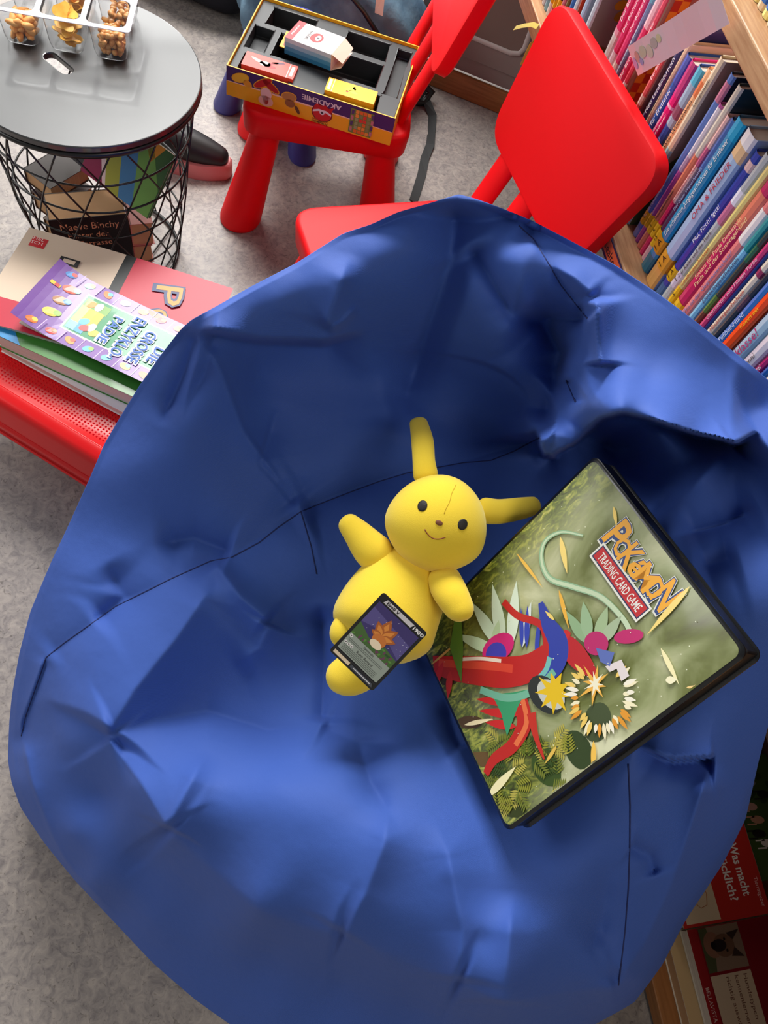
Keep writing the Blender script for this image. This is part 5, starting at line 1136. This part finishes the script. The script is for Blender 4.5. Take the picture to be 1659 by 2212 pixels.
for (x0, y0, x1, y1, w_) in [(1130,1400,1128,1312,.006),(1140,1400,1142,1308,.007),(1160,1420,1168,1330,.006)]:
    a, b = b2(x0, y0), b2(x1, y1); P(petal(a[0], a[1], math.dist(a, b), w_, math.degrees(math.atan2(b[1]-a[1], b[0]-a[0]))), (50, 70, 180))
# scarlet ribbons
vine(bp2((935,1435),(990,1445),(1050,1450),(1100,1452),(1150,1440),(1190,1400),(1170,1350),(1120,1330),(1090,1300)), lambda u: 0.004+0.013*math.sin(PI*min(u*1.2+0.12, 1))**0.8, (196, 34, 34))
vine(bp2((950,1432),(1010,1436),(1070,1440),(1110,1445)), lambda u: 0.0045, (226, 70, 50)); vine(bp2((990,1425),(1040,1423),(1085,1428)), lambda u: 0.002, (246, 226, 206))
vine(bp2((1120,1500),(1135,1560),(1110,1610),(1070,1640),(1052,1672)), lambda u: 0.011-0.007*u, (200, 40, 32)); vine(bp2((1128,1500),(1140,1560),(1116,1610)), lambda u: 0.003, (240, 120, 70))
vine(bp2((1150,1540),(1160,1590),(1178,1640)), lambda u: 0.006-0.005*u, (206, 50, 36)); vine(bp2((1220,1380),(1250,1420),(1290,1460)), lambda u: 0.012*math.sin(PI*(u*.8+.15)), (196, 30, 40))
for (x0, y0, x1, y1) in [(1120,1520,1030,1510),(1122,1545,1036,1535),(1118,1570,1050,1560),(960,1430,935,1500),(975,1450,970,1510),(1230,1380,1222,1360)]:
    a, b = b2(x0, y0), b2(x1, y1); P(petal(a[0], a[1], math.dist(a, b), 0.010, math.degrees(math.atan2(b[1]-a[1], b[0]-a[0]))), (214, 40, 40))
vine(bp2((1160,1480),(1200,1440),(1208,1390),(1185,1345),(1170,1302)), lambda u: 0.003+0.012*math.sin(PI*u)**1.0*(1-u*0.5), (48, 66, 170)); vine(bp2((1150,1480),(1180,1450),(1190,1420)), lambda u: 0.003, (120, 196, 190))
a = bp2((1065,1500),(1110,1496),(1140,1490),(1120,1530),(1098,1590),(1085,1540)); P(a, (60, 160, 110)); vine(bp2((1040,1490),(1100,1508),(1160,1490),(1200,1450)), lambda u: 0.004, (120, 190, 160))
# dark pod with yellow star
cx, cy = b2(1180, 1500); P(ell(cx, cy, 0.024, 0.017, 20), (44, 50, 48)); P(ell(cx+0.004, cy+0.006, 0.019, 0.013, 20), (206, 210, 200))
def star(cx, cy, r0, r1, n, c, jit=0.0, a0=0):
    pts = []
    for k in range(2*n):
        r = (r1 if k % 2 else r0)*(1+jit*rn.uniform(-1, 1)); t = a0+PI*k/n; pts.append((cx+r*math.cos(t), cy+r*math.sin(t)))
    z = L(); m.add([(cx, cy, z)]+[(x, y, z) for x, y in pts], [(0, i+1, (i+1) % (2*n)+1) for i in range(2*n)], c)
star(cx+0.004, cy+0.012, 0.022, 0.011, 9, (240, 200, 30), 0.15)
# golden burst
cx, cy = b2(1300, 1500); 
for k in range(46):
    t = 2*PI*k/46+rn.uniform(-.05, .05); r0 = 0.026+rn.uniform(-.003, .003); ln = rn.uniform(0.008, 0.018)
    if math.sin(t-0.9) > 0.75: continue
    P(petal(cx+r0*math.cos(t), cy+r0*math.sin(t)*1.0, ln, 0.0045, math.degrees(t)), rn.choice([(250, 214, 110), (255, 246, 206), (236, 160, 50), (255, 250, 230)]))
sx_, sy_ = b2(1288, 1478); star(sx_, sy_, 0.018, 0.006, 8, (250, 190, 80), 0.3); star(sx_, sy_, 0.011, 0.004, 7, (255, 250, 220), 0.3)
P(bp2((1310,1440),(1345,1425),(1362,1460),(1345,1472),(1335,1445),(1320,1452)), (236, 226, 226)); P(bp2((1290,1400),(1330,1410),(1320,1440),(1300,1430)), (96, 116, 190))
for (x0, y0, x1, y1, w_, c) in [(1118,1195,1175,1270,.004,(250,200,90)),(1213,1160,1228,1240,.007,(255,226,130)),(1210,1275,1232,1360,.005,(250,190,70)),(1200,1340,1180,1320,.004,(250,220,120)),(1495,1265,1400,1372,.006,(255,226,130)),(1055,1722,1118,1655,.009,(255,246,190)),(1006,1566,1068,1553,.005,(255,240,190)),(1285,1600,1285,1680,.006,(255,206,90)),(1485,1485,1540,1487,.004,(250,214,140)),(1205,1612,1180,1650,.004,(240,200,90)),(1430,1400,1470,1480,.005,(255,246,190)),(1440,1470,1465,1468,.007,(255,250,210)),(1328,1095,1335,1140,.004,(250,216,110)),(930,1440,1000,1380,.003,(226,170,90))]:
    a, b = b2(x0, y0), b2(x1, y1); P(petal(a[0], a[1], math.dist(a, b), w_, math.degrees(math.atan2(b[1]-a[1], b[0]-a[0]))), c)
for _ in range(70):
    x, y = rn.uniform(bx0+0.02, bx1-0.01), rn.uniform(by0+0.02, by1-0.02); P(ell(x, y, 0.0006, 0.0006, 0, 6), (236, 240, 210))
P(bp2((1192,1712),(1225,1700),(1235,1722),(1205,1728)), (250, 220, 50))
P(bp2((985,1340),(975,1400),(1000,1475),(1004,1400),(1000,1340)), (96, 140, 50))
m.build('cover_artwork', M_GLOSS, bi)
# lettering plate
m = MB(); lay[0] = 0.0022*0.9
c0 = Vector(b2(1388, 1225)); dx = (Vector(b2(1448, 1308))-Vector(b2(1326, 1145))).normalized(); an = math.degrees(math.atan2(dx.y, dx.x))
word = 'POKéMON'; n = len(word); a = Vector(b2(1332, 1162)); b = Vector(b2(1436, 1292)); up = Vector((-dx.y, dx.x))
sizes = [0.029, 0.018, 0.024, 0.018, 0.021, 0.018, 0.027]; base_ = [0.001, -0.002, 0.0, -0.002, -0.001, -0.002, 0.001]
for off, bold, col in ((1, 0.10, (238, 238, 226)), (1, 0.072, (38, 66, 128)), (1, 0.022, (250, 176, 40))):
    for k, ch in enumerate(word):
        u = k/(n-1); p = a.lerp(b, u)+up*(base_[k]+0.012*(1-math.sin(PI*u))*0.25)
        hh = sizes[k]*(1+bold*1.4)*1.08
        lettering(m, ch, p.x, p.y, hh, (0.0178 if ch != 'M' else 0.0215)*(1+bold*2.2), col, L()+0.0006*(0.13-bold), an+(6 if k % 2 else -4), bold)
q = [b2(1293, 1190), b2(1391, 1327)]; q0 = Vector(q[0]); q1 = Vector(q[1]); wd = 0.0085
def bar(p0, p1, wv2, c): m.poly([tuple(p0-up*wv2), tuple(p1-up*wv2), tuple(p1+up*wv2), tuple(p0+up*wv2)], c, L()+0.00002)
bar(q0-dx*0.002, q1+dx*0.002, wd+0.0022, (240, 240, 230)); bar(q0, q1, wd, (30, 40, 90)); bar(q0+dx*0.0012, q1-dx*0.0012, wd-0.0014, (200, 26, 34))
mid = (q0+q1)/2; lettering(m, 'TRADING CARD GAME', mid.x, mid.y, 0.0092, (q1-q0).length*0.86, (250, 246, 240), L()+0.0001, an, 0.01)
tmx = b2(1412, 1322); lettering(m, 'TM', tmx[0], tmx[1], 0.0022, None, (240, 240, 230), L(), an)
m.build('title_lettering', M_GLOSS, bi)

# ---------------------------------------------------------------- plush toy (plain yellow stuffed animal)
pl_ = thing('plush_toy', Matrix(), 'plain yellow long-eared plush toy sitting in the hollow of the blue bean bag', 'plush toy')
M_PL = mat('yellow_plush', (244, 212, 62), 0.9, bump=(1500, 0.35, 0.001), sheen=0.6, spec=0.15)
M_PL.node_tree.nodes['Principled BSDF'].inputs['Sheen Tint'].default_value = (1.0, 0.93, 0.5, 1)
def W(px, py, z): return at(px, py, z)
view = Vector(ray(850, 1300)).normalized()
upv = (-view)
m = MB(); m.limb([W(925,1190,.625), W(890,1240,.605), W(842,1320,.590), W(812,1390,.583), W(800,1420,.582)], [0.034,0.049,0.060,0.060,0.046], n=36, flat=0.92, up=upv, steps=40); body = m.build('body', M_PL, pl_, smooth=True)
bm = bmesh.new(); bmesh.ops.create_uvsphere(bm, u_segments=48, v_segments=32, radius=1)
hc = W(944,1130,.655); ax = (W(925,1190,.625)-hc); ux = (W(1050,1170,.655)-W(840,1090,.655)).normalized(); uz = -Vector(ray(944,1130)).normalized(); ux = (ux-ux.dot(uz)*uz).normalized(); uy = uz.cross(ux)
HM = Matrix([[ux.x, uy.x, uz.x, hc.x], [ux.y, uy.y, uz.y, hc.y], [ux.z, uy.z, uz.z, hc.z], [0, 0, 0, 1]])
for v in bm.verts:
    x, y, z = v.co; k = 1-0.10*max(0, y)**1.5; chk = 1+0.06*math.exp(-((y+0.35)/0.35)**2)
    v.co = HM @ Vector((x*0.0575*k*chk, y*0.0565, z*0.050))
me = bpy.data.meshes.new('head'); bm.to_mesh(me); bm.free(); me.materials.append(M_PL); me.polygons.foreach_set('use_smooth', [True]*len(me.polygons)); head = bpy.data.objects.new('head', me); C.objects.link(head); head.parent = pl_
def limbp(name, pts, rad, flat=0.8, parent=pl_, mt=M_PL): return MB().limb(pts, rad, n=24, flat=flat, up=upv).build(name, mt, parent, smooth=True)
limbp('ear', [W(922,1045,.655), W(916,1000,.662), W(912,950,.655), W(902,905,.64)], [0.0165,0.0135,0.0135,0.0105], 0.55, head)
limbp('ear', [W(1030,1100,.655), W(1075,1105,.65), W(1125,1098,.645), W(1166,1090,.64)], [0.0165,0.0150,0.0135,0.0105], 0.55, head)
limbp('arm', [W(840,1215,.615), W(805,1190,.620), W(770,1150,.625), W(740,1118,.628)], [0.021,0.022,0.0165,0.0105], 0.8)
limbp('arm', [W(950,1235,.630), W(970,1275,.648), W(992,1315,.650), W(1000,1342,.648)], [0.019,0.0195,0.0165,0.0135], 0.8)
limbp('foot', [W(770,1340,.585), W(748,1365,.590), W(738,1400,.585)], [0.020,0.019,0.014], 0.8)
limbp('foot', [W(810,1420,.590), W(770,1450,.583), W(735,1468,.575), W(712,1484,.568)], [0.024,0.025,0.021,0.0125], 0.7)
# plain embroidered face, two dot eyes, small nose and a stitched smile
def on_head(x, y, d=0.0006):
    z = math.sqrt(max(0.0, 1-(x/0.0575)**2-(y/0.0565)**2)); p = Vector((x, y, z*0.050)); nn = Vector((x/0.0575**2, y/0.0565**2, z/0.050)).normalized(); return HM @ (p+nn*d)
def patch(name, cx, cy, rx, ry, a, mt, dz=0.0010, n=26):
    m = MB(); rings = []
    for f, d in ((1.0, -0.0012), (1.0, dz*0.6), (0.8, dz), (0.4, dz*1.25), (0.02, dz*1.3)):
        rings.append([on_head(px_, py_, d) for px_, py_ in ell(cx, cy, rx*f, ry*f, a, n)])
    m.loft(rings); return m.build(name, mt, head, smooth=True)
M_TH = mat('black_embroidery', (22, 20, 22), 0.6, bump=(900, 0.4, 0.0006))
patch('eye', -0.0215, 0.0120, 0.0052, 0.0062, 0, M_TH); patch('eye', 0.0265, 0.0085, 0.0052, 0.0062, 0, M_TH)
patch('nose', 0.0020, 0.0010, 0.0042, 0.0028, 0, mat('brown_embroidery', (120, 70, 40), 0.6))
sm = [on_head(0.0020+x, -0.011-0.006*(1-(x/0.012)**2), 0.0002) for x in [-0.012+0.024*k/14 for k in range(15)]]
MB().tube([tuple(p) for p in sm], 0.0006, 6).build('mouth', mat('brown_thread', (130, 60, 30), 0.6), head, smooth=True)
sm = [on_head(0.004+0.0005*math.sin(y*300), y, -0.0001) for y in [0.012+0.036*k/12 for k in range(13)]]
MB().tube([tuple(p) for p in sm], 0.0004, 6).build('seam', mat('yellow_thread', (200, 160, 20), 0.8), head, smooth=True)

# ---------------------------------------------------------------- trading card on the belly
MCd = Matrix([[0.9332, 0.3304, -0.1412, 0.0462], [-0.3464, 0.723, -0.5977, 0.2695], [-0.0953, 0.6067, 0.7892, 0.654], [0, 0, 0, 1]])
ca = thing('trading_card', MCd, 'black-bordered trading card lying on the lap of the yellow plush toy', 'card')
MB().prism(rrect(-0.0315, 0.0315, -0.044, 0.044, 0.003, 5), -0.0012, 0.0, (20, 20, 26)).build('card_body', mat('card_black', (16, 16, 20), 0.3, coat=0.4), ca)
m = MB(); lay[0] = 0.0002
P([(-0.028, -0.012), (0.028, -0.012), (0.028, 0.034), (-0.028, 0.034)], (62, 52, 110)); P([(-0.028, 0.005), (-0.005, 0.012), (0.028, 0.0), (0.028, 0.02), (-0.028, 0.026)], (88, 80, 140)); P([(-0.028, -0.012), (0.028, -0.012), (0.028, -0.002), (0.01, 0.001), (-0.01, -0.003), (-0.028, 0.004)], (70, 104, 50))
for k in range(26): P(ell(rn.uniform(-.027, .027), rn.uniform(-.012, -.002), 0.0022, 0.0012, rn.random()*90, 8), rn.choice([(60, 110, 50), (110, 60, 90), (90, 140, 60), (46, 80, 44)]))
for k in range(20): P(ell(rn.uniform(-.026, .027), rn.uniform(0.002, .032), 0.0004, 0.0004, 0, 6), (230, 230, 250))
# autumn leaf and acorn motif in place of a creature
for a_, l_, w_ in [(100, 0.022, 0.012), (140, 0.018, 0.010), (60, 0.020, 0.010), (20, 0.017, 0.009), (180, 0.013, 0.008)]: P(petal(-0.001, 0.006, l_, w_, a_), (176, 96, 40)); P(petal(-0.001, 0.006, l_*0.8, w_*0.6, a_), (222, 140, 60))
P(ell(0.0, 0.002, 0.0085, 0.007), (206, 120, 52)); P(ell(0.0, -0.0035, 0.0075, 0.0045), (240, 222, 190))
P([(-0.024, 0.036), (0.014, 0.036), (0.016, 0.041), (-0.022, 0.041)], (206, 202, 204)); lettering(m, 'Evoli V', -0.012, 0.0386, 0.0036, 0.017, (24, 22, 28), L()+.0001, 0, 0.03)
lettering(m, '190', 0.0215, 0.0385, 0.0042, 0.009, (240, 238, 236), L()+.0001, 0, 0.03); P(ell(0.0285, 0.0385, 0.002, 0.002), (236, 234, 234)); star(0.0285, 0.0385, 0.0016, 0.0007, 6, (40, 40, 44))
P([(-0.028, -0.034), (0.028, -0.034), (0.028, -0.012), (-0.028, -0.012)], (150, 160, 150))
lettering(m, 'Sammeln', 0.0, -0.0145, 0.0028, 0.014, (30, 30, 30), L()+.0001); lettering(m, 'Rums Rumpel', 0.002, -0.0235, 0.003, 0.022, (30, 30, 30), L()+.0001)
for y, nsp in ((-0.0145, 1), (-0.0235, 3)):
    for k in range(nsp): P(ell(-0.025+k*0.0042, y, 0.0018, 0.0018, 0, 12), (236, 232, 230)); P(ell(-0.025+k*0.0042, y, 0.0009, 0.0009, 0, 10), (90, 90, 90))
for y in (-0.0178, -0.0196, -0.0265, -0.0283, -0.0301, -0.0319): m.box(-0.025, 0.022, y-0.0003, y+0.0003, L(), lay[0]+0.00002, (90, 98, 92))
P([(-0.028, -0.0372), (0.028, -0.0372), (0.028, -0.0348), (-0.028, -0.0348)], (30, 30, 34)); P([(-0.028, -0.0415), (-0.006, -0.0415), (-0.006, -0.0376), (-0.028, -0.0376)], (226, 206, 176)); P([(-0.004, -0.0415), (0.028, -0.0415), (0.026, -0.0378), (-0.004, -0.0378)], (70, 74, 84)); P([(0.0, -0.0402), (0.024, -0.0402), (0.024, -0.0392), (0.0, -0.0392)], (214, 212, 214))
m.build('card_print', M_GLOSS, ca)

# put the group origins at the feet of the things built in room coordinates
for e_, loc in ((bag, Vector((0.10, 0.28, 0.0))), (pl_, Vector(W(810, 1400, .53))), (bp_, Vector((-0.64, 2.02, 0.0)))):
    kids = [c_ for c_ in bpy.data.objects if c_.parent == e_]
    e_.matrix_world = Matrix.Translation(loc)
    for c_ in kids: c_.location = c_.location-loc
